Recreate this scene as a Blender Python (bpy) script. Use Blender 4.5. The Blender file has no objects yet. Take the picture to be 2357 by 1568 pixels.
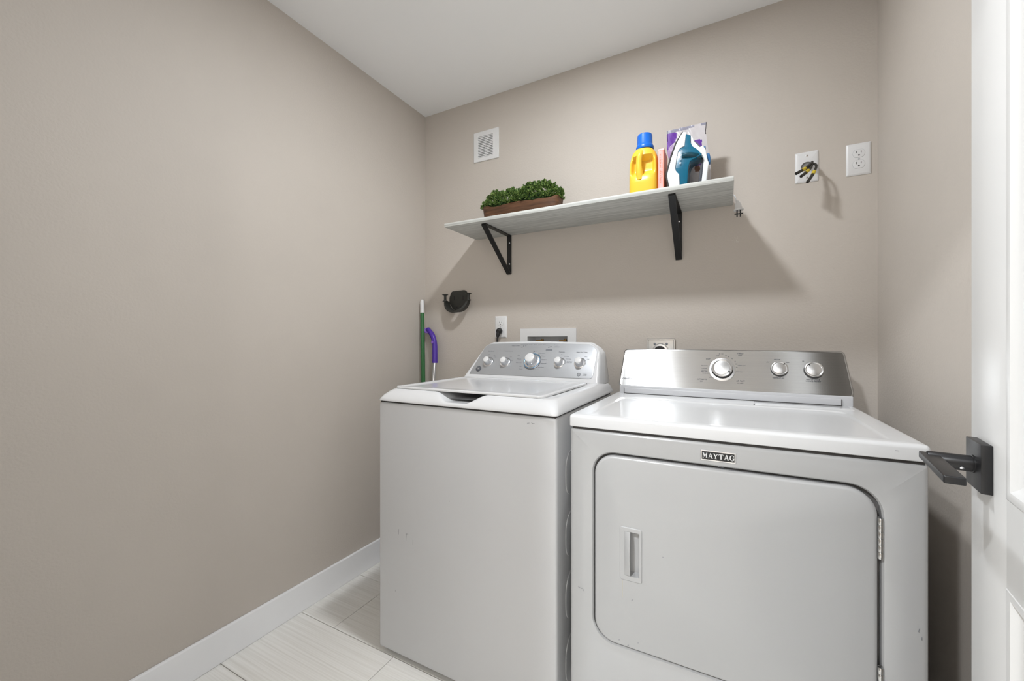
import bpy, bmesh, math, random
from mathutils import Vector
from mathutils.geometry import tessellate_polygon
random.seed(7)
PI = math.pi
SC = bpy.context.scene
COL = SC.collection

# ------------------------------------------------------------------ camera
cam_d = bpy.data.cameras.new('camera'); cam = bpy.data.objects.new('camera', cam_d); COL.objects.link(cam)
cam_d.sensor_width = 36; cam_d.lens = 36*935/2357; cam_d.clip_start = 0.01
cam.location = (0, 0, 1.125); cam.rotation_euler = (PI/2, 0, math.radians(27.83))
SC.camera = cam

# ------------------------------------------------------------------ world, exposure, large lights
w = bpy.data.worlds.new('world'); SC.world = w; w.use_nodes = True
w.node_tree.nodes['Background'].inputs[0].default_value = (.9, .93, 1, 1)
w.node_tree.nodes['Background'].inputs[1].default_value = 0.0
SC.view_settings.view_transform = 'Standard'; SC.view_settings.look = 'None'
SC.view_settings.exposure = 0.56; SC.view_settings.gamma = 1.0
SC.view_settings.use_curve_mapping = False
ROOM_LAMP_W = 12.0
HALL_FILL_LAMP_W = 40.0
HALL_FILL_W = 56.0

def area(name, loc, rot, size, power, col, shape='RECTANGLE', size2=None, parent=None):
    d = bpy.data.lights.new(name, 'AREA'); d.shape = shape; d.size = size
    if size2: d.size_y = size2
    d.energy = power; d.color = col
    o = bpy.data.objects.new(name, d); COL.objects.link(o); o.location = loc; o.rotation_euler = rot
    if parent: o.parent = parent
    return o

# fill panel added in the unseen hallway behind the camera
area('hall_fill', (.86, -1.05, 1.40), (PI/2, 0, math.radians(180-(-47))), .9, HALL_FILL_W, (.85, .93, 1), 'RECTANGLE', 1.6)

# ------------------------------------------------------------------ helpers
def mat(name, col, rough=.5, metal=0., spec=.5, bump=None, noise=None, trans=0., ior=1.45, coat=0., emit=None, aniso=0., alpha=1.):
    m = bpy.data.materials.new(name); m.use_nodes = True
    nt = m.node_tree; p = nt.nodes['Principled BSDF']
    p.inputs['Base Color'].default_value = (*col, 1)
    p.inputs['Roughness'].default_value = rough; p.inputs['Metallic'].default_value = metal
    p.inputs['Specular IOR Level'].default_value = spec
    p.inputs['Transmission Weight'].default_value = trans; p.inputs['IOR'].default_value = ior
    p.inputs['Coat Weight'].default_value = coat; p.inputs['Coat Roughness'].default_value = .08
    p.inputs['Alpha'].default_value = alpha
    if emit:
        p.inputs['Emission Color'].default_value = (*emit[0], 1); p.inputs['Emission Strength'].default_value = emit[1]
    tc = nt.nodes.new('ShaderNodeTexCoord')
    if noise:   # (scale vec, amount, detail)
        mp = nt.nodes.new('ShaderNodeMapping'); mp.inputs['Scale'].default_value = noise[0]
        n = nt.nodes.new('ShaderNodeTexNoise'); n.inputs['Scale'].default_value = 1; n.inputs['Detail'].default_value = 4
        r = nt.nodes.new('ShaderNodeMapRange'); r.inputs['From Min'].default_value = .3; r.inputs['From Max'].default_value = .7
        r.inputs['To Min'].default_value = 1-noise[1]; r.inputs['To Max'].default_value = 1+noise[1]*.4
        mx = nt.nodes.new('ShaderNodeVectorMath'); mx.operation = 'SCALE'; mx.inputs[0].default_value = col
        nt.links.new(tc.outputs['Object'], mp.inputs[0]); nt.links.new(mp.outputs[0], n.inputs['Vector'])
        nt.links.new(n.outputs['Fac'], r.inputs['Value']); nt.links.new(r.outputs[0], mx.inputs['Scale'])
        nt.links.new(mx.outputs[0], p.inputs['Base Color'])
    if bump:    # (scale vec, strength, distance)
        mp = nt.nodes.new('ShaderNodeMapping'); mp.inputs['Scale'].default_value = bump[0]
        n = nt.nodes.new('ShaderNodeTexNoise'); n.inputs['Scale'].default_value = 1; n.inputs['Detail'].default_value = 3
        b = nt.nodes.new('ShaderNodeBump'); b.inputs['Strength'].default_value = bump[1]; b.inputs['Distance'].default_value = bump[2]
        nt.links.new(tc.outputs['Object'], mp.inputs[0]); nt.links.new(mp.outputs[0], n.inputs['Vector'])
        nt.links.new(n.outputs['Fac'], b.inputs['Height']); nt.links.new(b.outputs[0], p.inputs['Normal'])
    if aniso:
        p.inputs['Anisotropic'].default_value = aniso
        t = nt.nodes.new('ShaderNodeTangent'); t.direction_type = 'UV_MAP'
        nt.links.new(t.outputs[0], p.inputs['Tangent'])
    return m

WALL = (.557, .508, .456)
M = {}
M['wall'] = mat('wall_paint', WALL, .62, bump=((150, 150, 150), .32, .0022), noise=((3, 3, 3), .03, 2))
M['ceiling'] = mat('ceiling_paint', (.90, .905, .91), .8, bump=((90, 90, 90), .1, .001))
M['trim'] = mat('white_trim_paint', (.90, .905, .92), .35, noise=((4, 4, 4), .03, 2))
M['door'] = mat('white_door_paint', (.70, .70, .69), .35, bump=((60, 60, 20), .03, .0005))
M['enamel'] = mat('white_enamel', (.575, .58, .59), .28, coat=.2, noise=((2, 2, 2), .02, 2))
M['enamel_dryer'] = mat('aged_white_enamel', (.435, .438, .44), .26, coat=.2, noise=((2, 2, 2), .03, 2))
M['gloss_white'] = mat('glossy_white_cover', (.70, .705, .715), .16, coat=.35)
M['white_plastic'] = mat('white_plastic', (.74, .74, .74), .35)
M['grey_plastic'] = mat('pale_grey_plastic', (.50, .505, .52), .35)
M['silver'] = mat('silver_panel_film', (.42, .43, .445), .42, metal=.4)
M['brushed'] = mat('brushed_steel', (.47, .47, .465), .22, metal=1., aniso=.95, noise=((3, 3, 900), .06, 2))
M['chrome'] = mat('chrome', (.75, .76, .78), .2, metal=.88)
M['steel'] = mat('steel', (.55, .55, .54), .25, metal=1., bump=((30, 30, 30), .1, .001))
M['blue_chrome'] = mat('blue_ring', (.10, .35, .62), .2, metal=.6)
M['dark_line'] = mat('dark_gap', (.045, .042, .04), .8)
M['dark_print'] = mat('dark_print', (.09, .095, .11), .6)
M['grey_print'] = mat('grey_print', (.20, .21, .23), .6)
M['white_print'] = mat('white_print', (.8, .8, .82), .5)
M['black'] = mat('black_plastic', (.018, .018, .018), .45)
M['black_metal'] = mat('black_powder_coat', (.012, .012, .012), .42, bump=((600, 600, 600), .06, .0003))
M['matte_black'] = mat('matte_black_handle', (.011, .011, .012), .36)
M['charcoal'] = mat('charcoal_plastic', (.034, .034, .030), .5)
M['shelf'] = None
M['green'] = mat('green_stick_paint', (.035, .15, .05), .35)
M['purple'] = mat('purple_plastic', (.085, .035, .36), .3)
M['purple_light'] = mat('lilac_plastic', (.26, .13, .55), .3)
M['alu'] = mat('aluminium_tube', (.72, .73, .75), .28, metal=.85)
M['yellow'] = mat('yellow_plastic', (.86, .53, .05), .3)
M['blue_cap'] = mat('blue_cap_plastic', (.008, .13, .56), .35)
M['pink'] = mat('pink_card', (.86, .42, .40), .5, noise=((60, 60, 25), .25, 2))
M['orange'] = mat('orange_card', (.82, .20, .10), .45)
M['wood'] = mat('stained_wood', (.115, .052, .024), .55, noise=((10, 30, 90), .55, 4), bump=((15, 40, 140), .35, .002))
M['leaf'] = mat('leaf_green', (.085, .155, .03), .5)
M['leaf_light'] = mat('leaf_light_green', (.20, .29, .075), .5)
M['leaf_dark'] = mat('leaf_dark_green', (.03, .075, .015), .5)
M['moss'] = mat('moss_base', (.02, .05, .01), .8)
M['teal'] = mat('teal_plastic', (.004, .11, .19), .22)
M['teal_dark'] = mat('dark_teal_plastic', (.004, .055, .085), .22)
M['iron_white'] = mat('white_iron_plastic', (.76, .78, .80), .25)
M['blue_btn'] = mat('blue_button', (.03, .14, .33), .3)
M['dark_grip'] = mat('dark_grip', (.05, .055, .07), .5)
M['pouch'] = mat('clear_pouch_film', (.56, .53, .54), .16, coat=.4)
M['pouch_purple'] = mat('purple_pouch_print', (.12, .03, .30), .14, coat=.5)
M['pouch_lilac'] = mat('lilac_pouch_print', (.36, .25, .42), .14, coat=.5)
M['pouch_grey'] = mat('grey_pouch_seal', (.30, .30, .38), .15, coat=.5, alpha=.75)
M['pouch_brown'] = mat('brown_pouch_print', (.18, .09, .06), .3)
M['brass'] = mat('brass', (.35, .2, .06), .35, metal=.9)
M['yellow_tape'] = mat('yellow_tape', (.62, .47, .04), .5)
M['wire'] = mat('dark_wire', (.035, .033, .028), .45)
M['grey_box'] = mat('grey_metal_box', (.27, .27, .26), .5, metal=.2)
M['bulb'] = mat('lamp_lens', (1, 1, 1), .5, emit=((1, .96, .9), 14))

def shelf_mat():
    m = mat('whitewashed_wood_laminate', (.6, .6, .58), .5); nt = m.node_tree; p = nt.nodes['Principled BSDF']
    tc = nt.nodes.new('ShaderNodeTexCoord'); mp = nt.nodes.new('ShaderNodeMapping'); mp.inputs['Scale'].default_value = (3.5, 130, 130)
    n = nt.nodes.new('ShaderNodeTexNoise'); n.inputs['Detail'].default_value = 6; n.inputs['Scale'].default_value = 1; n.inputs['Distortion'].default_value = .4
    cr = nt.nodes.new('ShaderNodeValToRGB'); cr.color_ramp.elements[0].position = .32; cr.color_ramp.elements[0].color = (.40, .41, .39, 1)
    cr.color_ramp.elements[1].position = .66; cr.color_ramp.elements[1].color = (.66, .67, .64, 1)
    nt.links.new(tc.outputs['Object'], mp.inputs[0]); nt.links.new(mp.outputs[0], n.inputs['Vector'])
    nt.links.new(n.outputs['Fac'], cr.inputs[0]); nt.links.new(cr.outputs[0], p.inputs['Base Color'])
    return m
M['shelf'] = shelf_mat()

def tile_mat():
    m = mat('linen_porcelain', (.6, .58, .54), .34); nt = m.node_tree; p = nt.nodes['Principled BSDF']
    ge = nt.nodes.new('ShaderNodeTexCoord'); mp = nt.nodes.new('ShaderNodeMapping'); mp.inputs['Scale'].default_value = (2.0, 170, 1)
    oi = nt.nodes.new('ShaderNodeObjectInfo'); ad = nt.nodes.new('ShaderNodeVectorMath'); ad.operation = 'ADD'
    cx = nt.nodes.new('ShaderNodeCombineXYZ'); ml = nt.nodes.new('ShaderNodeMath'); ml.operation = 'MULTIPLY'; ml.inputs[1].default_value = 37.
    nt.links.new(oi.outputs['Random'], ml.inputs[0]); nt.links.new(ml.outputs[0], cx.inputs[0]); nt.links.new(ml.outputs[0], cx.inputs[1])
    nt.links.new(ge.outputs['Object'], mp.inputs[0]); nt.links.new(mp.outputs[0], ad.inputs[0]); nt.links.new(cx.outputs[0], ad.inputs[1])
    n = nt.nodes.new('ShaderNodeTexNoise'); n.inputs['Scale'].default_value = 1; n.inputs['Detail'].default_value = 5
    nt.links.new(ad.outputs[0], n.inputs['Vector'])
    cr = nt.nodes.new('ShaderNodeValToRGB'); cr.color_ramp.elements[0].position = .3; cr.color_ramp.elements[0].color = (.77, .75, .705, 1)
    cr.color_ramp.elements[1].position = .6; cr.color_ramp.elements[1].color = (.88, .865, .83, 1)
    nt.links.new(n.outputs['Fac'], cr.inputs[0]); nt.links.new(cr.outputs[0], p.inputs['Base Color'])
    return m
M['tile'] = tile_mat()
M['grout'] = mat('grout', (.42, .40, .37), .9)

def enamel_scuffed():
    m = M['enamel_dryer']
    return m

class TH:      # a thing: Empty at its base; parts are given in world coordinates
    def __init__(s, name, label, cat, loc, rotz=0, group=None):
        s.o = bpy.data.objects.new(name, None); COL.objects.link(s.o); s.o.empty_display_size = .05
        s.o.location = loc; s.o.rotation_euler = (0, 0, rotz); s.loc = Vector(loc) if rotz == 0 else Vector((0, 0, 0))
        s.o['label'] = label; s.o['category'] = cat
        if group: s.o['group'] = group

def link(name, bm, m, root=None, smooth=True, parent=None, label=None, autos=35, stuff=False, small=False):
    """root: TH giving the frame; parent: a part object whose frame equals the root frame"""
    if root is not None:
        bmesh.ops.translate(bm, verts=bm.verts[:], vec=-root.loc)
    bmesh.ops.recalc_face_normals(bm, faces=bm.faces[:]) if not stuff else None
    me = bpy.data.meshes.new(name)
    if smooth:
        for f in bm.faces: f.smooth = True
        ang = math.radians(autos)
        for e in bm.edges:
            if len(e.link_faces) == 2 and e.calc_face_angle(0) > ang: e.smooth = False
    bm.to_mesh(me); bm.free()
    ms = m if isinstance(m, (list, tuple)) else [m]
    for k in ms: me.materials.append(M[k] if isinstance(k, str) else k)
    o = bpy.data.objects.new(name, me); COL.objects.link(o)
    p = parent if parent is not None else (root.o if root else None)
    if p is not None: o.parent = p
    if label: o['label'] = label
    if stuff or small: o['kind'] = 'stuff'
    return o

def struct(name, bm, m, smooth=False):
    o = link(name, bm, m, smooth=smooth); o['kind'] = 'structure'; return o

def NB(): return bmesh.new()

def box(bm, x0, x1, y0, y1, z0, z1, bev=0, seg=2, vert_only=False):
    r = bmesh.ops.create_cube(bm, size=1)
    vs = r['verts']
    for v in vs:
        v.co = Vector(((x0+x1)/2+v.co.x*(x1-x0), (y0+y1)/2+v.co.y*(y1-y0), (z0+z1)/2+v.co.z*(z1-z0)))
    if bev:
        es = list({e for v in vs for e in v.link_edges})
        if vert_only: es = [e for e in es if abs((e.verts[0].co-e.verts[1].co).normalized().z) > .9]
        bmesh.ops.bevel(bm, geom=es, offset=bev, segments=seg, affect='EDGES', profile=.5)
    return bm

class Outline(list): pass
def rpoly(pts, rad, seg=6):
    """fillet a closed 2D polygon; remembers its corners so that it can be inset cleanly"""
    out = Outline(); n = len(pts); out.src = ([tuple(p) for p in pts], rad, seg)
    for i in range(n):
        r = rad[i] if isinstance(rad, (list, tuple)) else rad
        p = Vector(pts[i]); a = Vector(pts[i-1])-p; b = Vector(pts[(i+1) % n])-p
        if r <= 0: out.append(tuple(p)); continue
        la, lb = a.length, b.length; a.normalize(); b.normalize()
        ang = a.angle(b); d = min(r/math.tan(ang/2), la*.49, lb*.49); rr = d*math.tan(ang/2)
        bis = (a+b).normalized(); c = p+bis*(rr/math.sin(ang/2))
        s = p+a*d-c; e = p+b*d-c
        a0 = math.atan2(s.y, s.x); a1 = math.atan2(e.y, e.x); da = (a1-a0+PI) % (2*PI)-PI
        for k in range(seg+1):
            t = a0+da*k/seg; out.append((c.x+rr*math.cos(t), c.y+rr*math.sin(t)))
    return out

def inset(pts, d):
    if isinstance(pts, Outline):
        p, r, s_ = pts.src; rr = [max(q-d, 2e-5) if q > 0 else q for q in (r if isinstance(r, (list, tuple)) else [r]*len(p))]
        return rpoly(inset(p, d), rr, s_)
    n = len(pts); out = []
    A = sum(pts[i][0]*pts[(i+1) % n][1]-pts[(i+1) % n][0]*pts[i][1] for i in range(n))
    sg = 1 if A > 0 else -1
    for i in range(n):
        p = Vector(pts[i]); a = (p-Vector(pts[i-1])); b = (Vector(pts[(i+1) % n])-p)
        if a.length < 1e-9: a = b
        if b.length < 1e-9: b = a
        a.normalize(); b.normalize(); na = Vector((-a.y, a.x)); nb = Vector((-b.y, b.x)); m_ = (na+nb)
        if m_.length < 1e-6: m_ = na
        m_.normalize(); c = max(.5, m_.dot(na))
        q = p+m_*(sg*d/c); out.append((q.x, q.y))
    return out

def loft(bm, loops, close=True, cap0=True, cap1=True):
    L = [[bm.verts.new(p) for p in lp] for lp in loops]
    n = len(L[0])
    for a, b in zip(L, L[1:]):
        for i in range(n if close else n-1):
            j = (i+1) % n
            try: bm.faces.new((a[i], a[j], b[j], b[i]))
            except ValueError: pass
    if cap0: bm.faces.new(L[0][::-1])
    if cap1: bm.faces.new(L[-1])
    return L

def prism(bm, pts, f, d0, d1, bev=0, cap0=True):
    """pts 2D outline; f(u,v,d)->3D; from depth d0 to d1 (d1 is the visible side with bevel)"""
    loops = [[f(u, v, d0) for u, v in pts]]
    if bev:
        s = 1 if d1 > d0 else -1
        for k in range(0, 4):
            a = k/3*PI/2
            ip = inset(pts, bev*(1-math.cos(a))) if k else pts
            loops.append([f(u, v, d1-s*bev*(1-math.sin(a))) for u, v in ip])
    else: loops.append([f(u, v, d1) for u, v in pts])
    loft(bm, loops, cap0=cap0)
    return bm

def lathe(bm, prof, org, ax, seg=32, cap=True):
    ax = Vector(ax).normalized(); t = Vector((0, 0, 1)) if abs(ax.z) < .9 else Vector((1, 0, 0))
    u = ax.cross(t).normalized(); v = ax.cross(u); org = Vector(org)
    loops = [[org+ax*h+(u*math.cos(2*PI*k/seg)+v*math.sin(2*PI*k/seg))*max(r, 1e-5) for k in range(seg)] for r, h in prof]
    loft(bm, loops, cap0=cap, cap1=cap)
    return bm

def tube(bm, pts, r, seg=10, cap=True):
    P = [Vector(p) for p in pts]; n = len(P); rs = r if isinstance(r, (list, tuple)) else [r]*n
    loops = []; prev = None
    for i in range(n):
        d = (P[min(i+1, n-1)]-P[max(i-1, 0)]).normalized()
        if prev is None:
            t = Vector((0, 0, 1)) if abs(d.z) < .9 else Vector((1, 0, 0)); u = d.cross(t).normalized()
        else: u = (prev-d*prev.dot(d)).normalized()
        prev = u; v = d.cross(u)
        loops.append([P[i]+(u*math.cos(2*PI*k/seg)+v*math.sin(2*PI*k/seg))*rs[i] for k in range(seg)])
    loft(bm, loops, cap0=cap, cap1=cap)
    return bm

def spline(pts, n=8):
    P = [Vector(p) for p in pts]; out = []
    for i in range(len(P)-1):
        p0, p1, p2, p3 = P[max(i-1, 0)], P[i], P[i+1], P[min(i+2, len(P)-1)]
        for k in range(n):
            t = k/n
            out.append(.5*((2*p1)+(-p0+p2)*t+(2*p0-5*p1+4*p2-p3)*t*t+(-p0+3*p1-3*p2+p3)*t**3))
    out.append(P[-1]); return out

def torus(bm, org, ax, R, r, seg=32, s2=8, a0=0, a1=2*PI):
    ax = Vector(ax).normalized(); t = Vector((0, 0, 1)) if abs(ax.z) < .9 else Vector((1, 0, 0))
    u = t.cross(ax).normalized(); v = ax.cross(u); org = Vector(org)
    full = abs(a1-a0-2*PI) < 1e-6
    loops = []
    for k in range(seg+(0 if full else 1)):
        a = a0+(a1-a0)*k/seg; d = u*math.cos(a)+v*math.sin(a); c = org+d*R
        loops.append([c+(d*math.cos(2*PI*j/s2)+ax*math.sin(2*PI*j/s2))*r for j in range(s2)])
    if full: loops.append(loops[0])
    loft(bm, loops, cap0=not full, cap1=not full)
    if full: bmesh.ops.remove_doubles(bm, verts=bm.verts[:], dist=1e-7)
    return bm

def sstep(a, b, x):
    t = max(0, min(1, (x-a)/(b-a))); return t*t*(3-2*t)

TXT = {}
def text_bm(bm, s, f, u0, u1, v, height=None, bold=0.0, font_cache=TXT):
    """flat lettering: string s placed by f(u,v)->3D, from u0 to u1, baseline centre at v"""
    if s not in font_cache:
        cu = bpy.data.curves.new('t', 'FONT'); cu.body = s; cu.resolution_u = 2; cu.offset = .012
        ob = bpy.data.objects.new('t', cu)
        COL.objects.link(ob); dg = bpy.context.evaluated_depsgraph_get()
        me = bpy.data.meshes.new_from_object(ob.evaluated_get(dg))
        vs = [tuple(q.co) for q in me.vertices]; fs = [tuple(p.vertices) for p in me.polygons]
        bpy.data.objects.remove(ob); bpy.data.curves.remove(cu); bpy.data.meshes.remove(me)
        font_cache[s] = (vs, fs)
    vs, fs = font_cache[s]
    xa = min(q[0] for q in vs); xb = max(q[0] for q in vs); ya = min(q[1] for q in vs); yb = max(q[1] for q in vs)
    k = (u1-u0)/(xb-xa); kv = height/(yb-ya) if height else k
    nv = [bm.verts.new(f(u0+(q[0]-xa)*k, v+(q[1]-(ya+yb)/2)*kv)) for q in vs]
    for p in fs:
        try: bm.faces.new([nv[i] for i in p])
        except ValueError: pass

# ------------------------------------------------------------------ room shell
XL, XR, YB, HC, YF = -1.568, .4736, 1.877, 2.44, .09
YH = -1.75
bm = NB(); box(bm, XL-.12, XR+.6, YH-.12, YB+.12, -.06, -.004); floor = struct('floor', bm, 'grout')
bm = NB(); box(bm, XL-.12, XR+.6, YH-.12, YB+.12, HC, HC+.1); struct('ceiling', bm, 'ceiling')
bm = NB(); box(bm, XL-.12, XL, YF-.12, YB+.12, -.004, HC); struct('wall_left', bm, 'wall')
# back wall with the opening of the water box
WX0, WX1, WZ0, WZ1 = -.8991, -.6833, .985, 1.1455
bm = NB()
box(bm, XL, WX0, YB, YB+.12, -.004, HC); box(bm, WX1, XR, YB, YB+.12, -.004, HC)
box(bm, WX0, WX1, YB, YB+.12, -.004, WZ0); box(bm, WX0, WX1, YB, YB+.12, WZ1, HC); box(bm, WX0, WX1, YB+.10, YB+.12, WZ0, WZ1)

def back_wall_mat():
    m = mat('wall_paint_patched', WALL, .62, bump=((150, 150, 150), .32, .0022), noise=((3, 3, 3), .03, 2))
    nt = m.node_tree; p = nt.nodes['Principled BSDF']
    src = p.inputs['Base Color'].links[0].from_socket
    tc = nt.nodes.new('ShaderNodeTexCoord'); n = nt.nodes.new('ShaderNodeTexNoise'); n.inputs['Scale'].default_value = 260; n.inputs['Detail'].default_value = 3
    nt.links.new(tc.outputs['Object'], n.inputs['Vector'])
    mp = nt.nodes.new('ShaderNodeMapping'); mp.inputs['Location'].default_value = (-.036/.04, 0, -1.53/.05); mp.inputs['Scale'].default_value = (1/.04, 0, 1/.05)
    nt.links.new(tc.outputs['Object'], mp.inputs[0])
    ln = nt.nodes.new('ShaderNodeVectorMath'); ln.operation = 'LENGTH'; nt.links.new(mp.outputs[0], ln.inputs[0])
    mr = nt.nodes.new('ShaderNodeMapRange'); mr.inputs['From Min'].default_value = 0; mr.inputs['From Max'].default_value = 1; mr.inputs['To Min'].default_value = .07; mr.inputs['To Max'].default_value = -.12
    nt.links.new(ln.outputs['Value'], mr.inputs['Value'])
    a = nt.nodes.new('ShaderNodeMath'); a.operation = 'ADD'; nt.links.new(n.outputs['Fac'], a.inputs[0]); nt.links.new(mr.outputs[0], a.inputs[1])
    g = nt.nodes.new('ShaderNodeMapRange'); g.inputs['From Min'].default_value = .635; g.inputs['From Max'].default_value = .70
    nt.links.new(a.outputs[0], g.inputs['Value'])
    mx = nt.nodes.new('ShaderNodeMix'); mx.data_type = 'RGBA'; mx.inputs[7].default_value = (.78, .76, .73, 1)
    nt.links.new(g.outputs[0], mx.inputs[0]); nt.links.new(src, mx.inputs[6]); nt.links.new(mx.outputs[2], p.inputs['Base Color'])
    return m
struct('wall_back', bm, back_wall_mat())
bm = NB(); box(bm, XR, XR+.12, YF-.12, YB+.12, -.004, HC); struct('wall_right', bm, 'wall')
# wall with the camera's doorway, opening widened so hall light reaches the washer
DX0, DX1, DZ = -.60, .222, 2.05
bm = NB(); box(bm, XL, DX0, YF-.12, YF, -.004, HC); box(bm, DX1, XR, YF-.12, YF, -.004, HC); box(bm, DX0, DX1, YF-.12, YF, DZ, HC)
struct('wall_front', bm, 'wall')
bm = NB(); box(bm, XL-.12, XL, YH, YF-.12, -.004, HC); struct('wall_hall_left', bm, 'wall')
bm = NB(); box(bm, XR+.48, XR+.6, YH, YF-.12, -.004, HC); struct('wall_hall_right', bm, 'wall')
bm = NB(); box(bm, XR+.12, XR+.6, YF-.12, YF, -.004, HC); struct('wall_hall_return', bm, 'wall')
bm = NB(); box(bm, XL-.12, XR+.6, YH-.12, YH, -.004, HC); struct('wall_hall_far', bm, 'wall')

# floor tiles, 0.60 x 0.30, half bond
PX, PY, G = .6275, .3035, .0012
tm = None
def tile_mesh(w_, d_):
    b = NB(); box(b, -w_/2, w_/2, -d_/2, d_/2, -.006, 0, .0009, 1)
    me = bpy.data.meshes.new('floor_tile'); b.to_mesh(me); b.free(); me.materials.append(M['tile']); return me
row0 = .777
for j in range(-9, 4):
    y0 = row0+j*PY; y1 = y0+PY
    off = -1.047 if (j % 2 == 0) else -1.361
    k0 = math.floor((XL-off)/PX)-1
    for k in range(k0, k0+7):
        x0 = off+k*PX; x1 = x0+PX
        xe = XR if y1 > YF else XR+.48
        ax0, ax1, ay0, ay1 = max(x0, XL), min(x1, xe), max(y0, YH), min(y1, YB)
        if ax1-ax0 < .02 or ay1-ay0 < .02: continue
        full = abs(ax1-ax0-PX) < 1e-6 and abs(ay1-ay0-PY) < 1e-6
        if full:
            tm = tm or tile_mesh(PX-2*G, PY-2*G); me = tm
        else: me = tile_mesh(ax1-ax0-2*G, ay1-ay0-2*G)
        o = bpy.data.objects.new('floor_tile', me); COL.objects.link(o); o.parent = floor
        o.location = ((ax0+ax1)/2, (ay0+ay1)/2, random.uniform(-.0004, .0002))

# baseboards
def base(name, x0, x1, y0, y1):
    b = NB(); box(b, x0, x1, y0, y1, .0, .117, .003, 2); struct(name, b, 'trim')
base('baseboard_left', XL, XL+.013, YF, YB)
base('baseboard_back', XL+.013, XR-.013, YB-.013, YB)
base('baseboard_right', XR-.013, XR, YF, YB)
# door casing on the doorway (behind / beside the camera)
bm = NB()
box(bm, DX0-.06, DX0+.004, YF, YF+.012, 0, DZ+.06, .003); box(bm, DX1+.02, DX1+.08, YF, YF+.012, 0, DZ+.06, .003); box(bm, DX0+.004, DX1+.02, YF, YF+.012, DZ-.004, DZ+.06, .003)
struct('trim_1', bm, 'trim')
bm = NB(); box(bm, DX0, DX0+.018, YF-.12, YF, 0, DZ, .002); box(bm, DX0+.018, DX1, YF-.12, YF, DZ-.018, DZ, .002)
struct('trim_2', bm, 'trim')

# ------------------------------------------------------------------ lamps
LX, LY = -.4495, 1.0151
def downlight(name, label, x, y, power, r=.065):
    t = TH(name, label, 'ceiling light', (x, y, HC))
    b = NB(); lathe(b, [(r+.022, 0), (r+.022, -.003), (r+.012, -.007), (r+.002, -.006), (r, -.001), (r, 0)], (x, y, HC), (0, 0, 1), 40, cap=False); link('trim_ring', b, 'white_plastic', t)
    b = NB(); lathe(b, [(r, 0), (r, -.001)], (x, y, HC), (0, 0, 1), 40); link('lens', b, 'bulb', t)
    area('lamp_glow', (0, 0, -.012), (0, 0, 0), r*2, power, (.92, .958, 1), 'DISK', parent=t.o)
    return t
downlight('recessed_ceiling_light', 'round recessed ceiling light above the front of the washer', LX, LY, ROOM_LAMP_W)
downlight('recessed_ceiling_light', 'round recessed ceiling light added as fill in the unseen hallway outside the doorway', -.70, -.8, HALL_FILL_LAMP_W)  # unseen hall lamp, added to send fill through the doorway

# ------------------------------------------------------------------ washer
wx0, wx1, wy0, wy1 = -1.116, -.426, 1.078, 1.70
W = TH('washing_machine', 'white top-loading washing machine with silver five-knob control panel, beside the left wall', 'washing machine', ((wx0+wx1)/2, (wy0+wy1)/2, 0))
bm = NB(); box(bm, wx0, wx1, wy0, wy1, .016, .9035, .010, 3); cab = link('cabinet', bm, 'enamel', W)
# scuffs on the cabinet front
def wf(d): return lambda u, v, e=0: Vector((u, wy0-d-e, v))
bm = NB()
for sx, sz, l, a in ((-.515, .882, .008, .2), (-.502, .883, .006, -.4), (-.498, .882, .007, .3), (-1.02, .452, .02, 1.5), (-.985, .44, .026, 1.5), (-.982, .452, .012, .2), (-.955, .43, .018, 1.55), (-.945, .405, .004, 1), (-1.035, .24, .007, 1.5), (-.80, .60, .004, .8)):
    dx, dz = math.cos(a)*l/2, math.sin(a)*l/2; nx, nz = -math.sin(a)*.0006, math.cos(a)*.0006
    bm.faces.new([bm.verts.new((sx+p*dx+q*nx, wy0-.0004, sz+p*dz+q*nz)) for p, q in ((-1, -1), (1, -1), (1, 1), (-1, 1))])
link('scuff_mark', bm, 'grey_print', W, smooth=False, parent=cab, label='short grey scratches on the cabinet front', small=True)
bm = NB()
for z0, z1 in ((.65, .788), (.462, .60), (.272, .414), (.08, .22)):
    pts = rpoly([(1.15, z0), (1.62, z0), (1.62, z1), (1.15, z1)], .05, 8)
    prism(bm, pts, lambda u, v, d: Vector((wx1+d, u, v)), -.001, .0022, .002)
link('side_embossing', bm, 'enamel', W, parent=cab)
for x in (wx0+.05, wx1-.05):
    for y in (wy0+.05, wy1-.05):
        bm = NB(); lathe(bm, [(.022, 0), (.022, .008), (.008, .009), (.008, .02)], (x, y, .0), (0, 0, 1), 16); link('levelling_foot', bm, 'black', W)
bm = NB(); box(bm, wx0+.006, wx1-.006, wy0+.006, wy1, .9, .910); link('seam_gasket', bm, 'dark_line', W, label='dark seam under the top cover')

def ring(x0, x1, y0, y1, r, nf=96, ns=20, nc=7):
    out = []
    for k in range(nf): out.append((x0+r+(x1-x0-2*r)*k/nf, y0))
    for k in range(nc): a = -PI/2+PI/2*k/nc; out.append((x1-r+r*math.cos(a), y0+r+r*math.sin(a)))
    for k in range(ns): out.append((x1, y0+r+(y1-y0-2*r)*k/ns))
    for k in range(nc): a = PI/2*k/nc; out.append((x1-r+r*math.cos(a), y1-r+r*math.sin(a)))
    for k in range(ns): out.append((x1-r-(x1-x0-2*r)*k/ns, y1))
    for k in range(nc): a = PI/2+PI/2*k/nc; out.append((x0+r+r*math.cos(a), y1-r+r*math.sin(a)))
    for k in range(ns): out.append((x0, y1-r-(y1-y0-2*r)*k/ns))
    for k in range(nc): a = PI+PI/2*k/nc; out.append((x0+r+r*math.cos(a), y0+r+r*math.sin(a)))
    return out
loops = []
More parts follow.
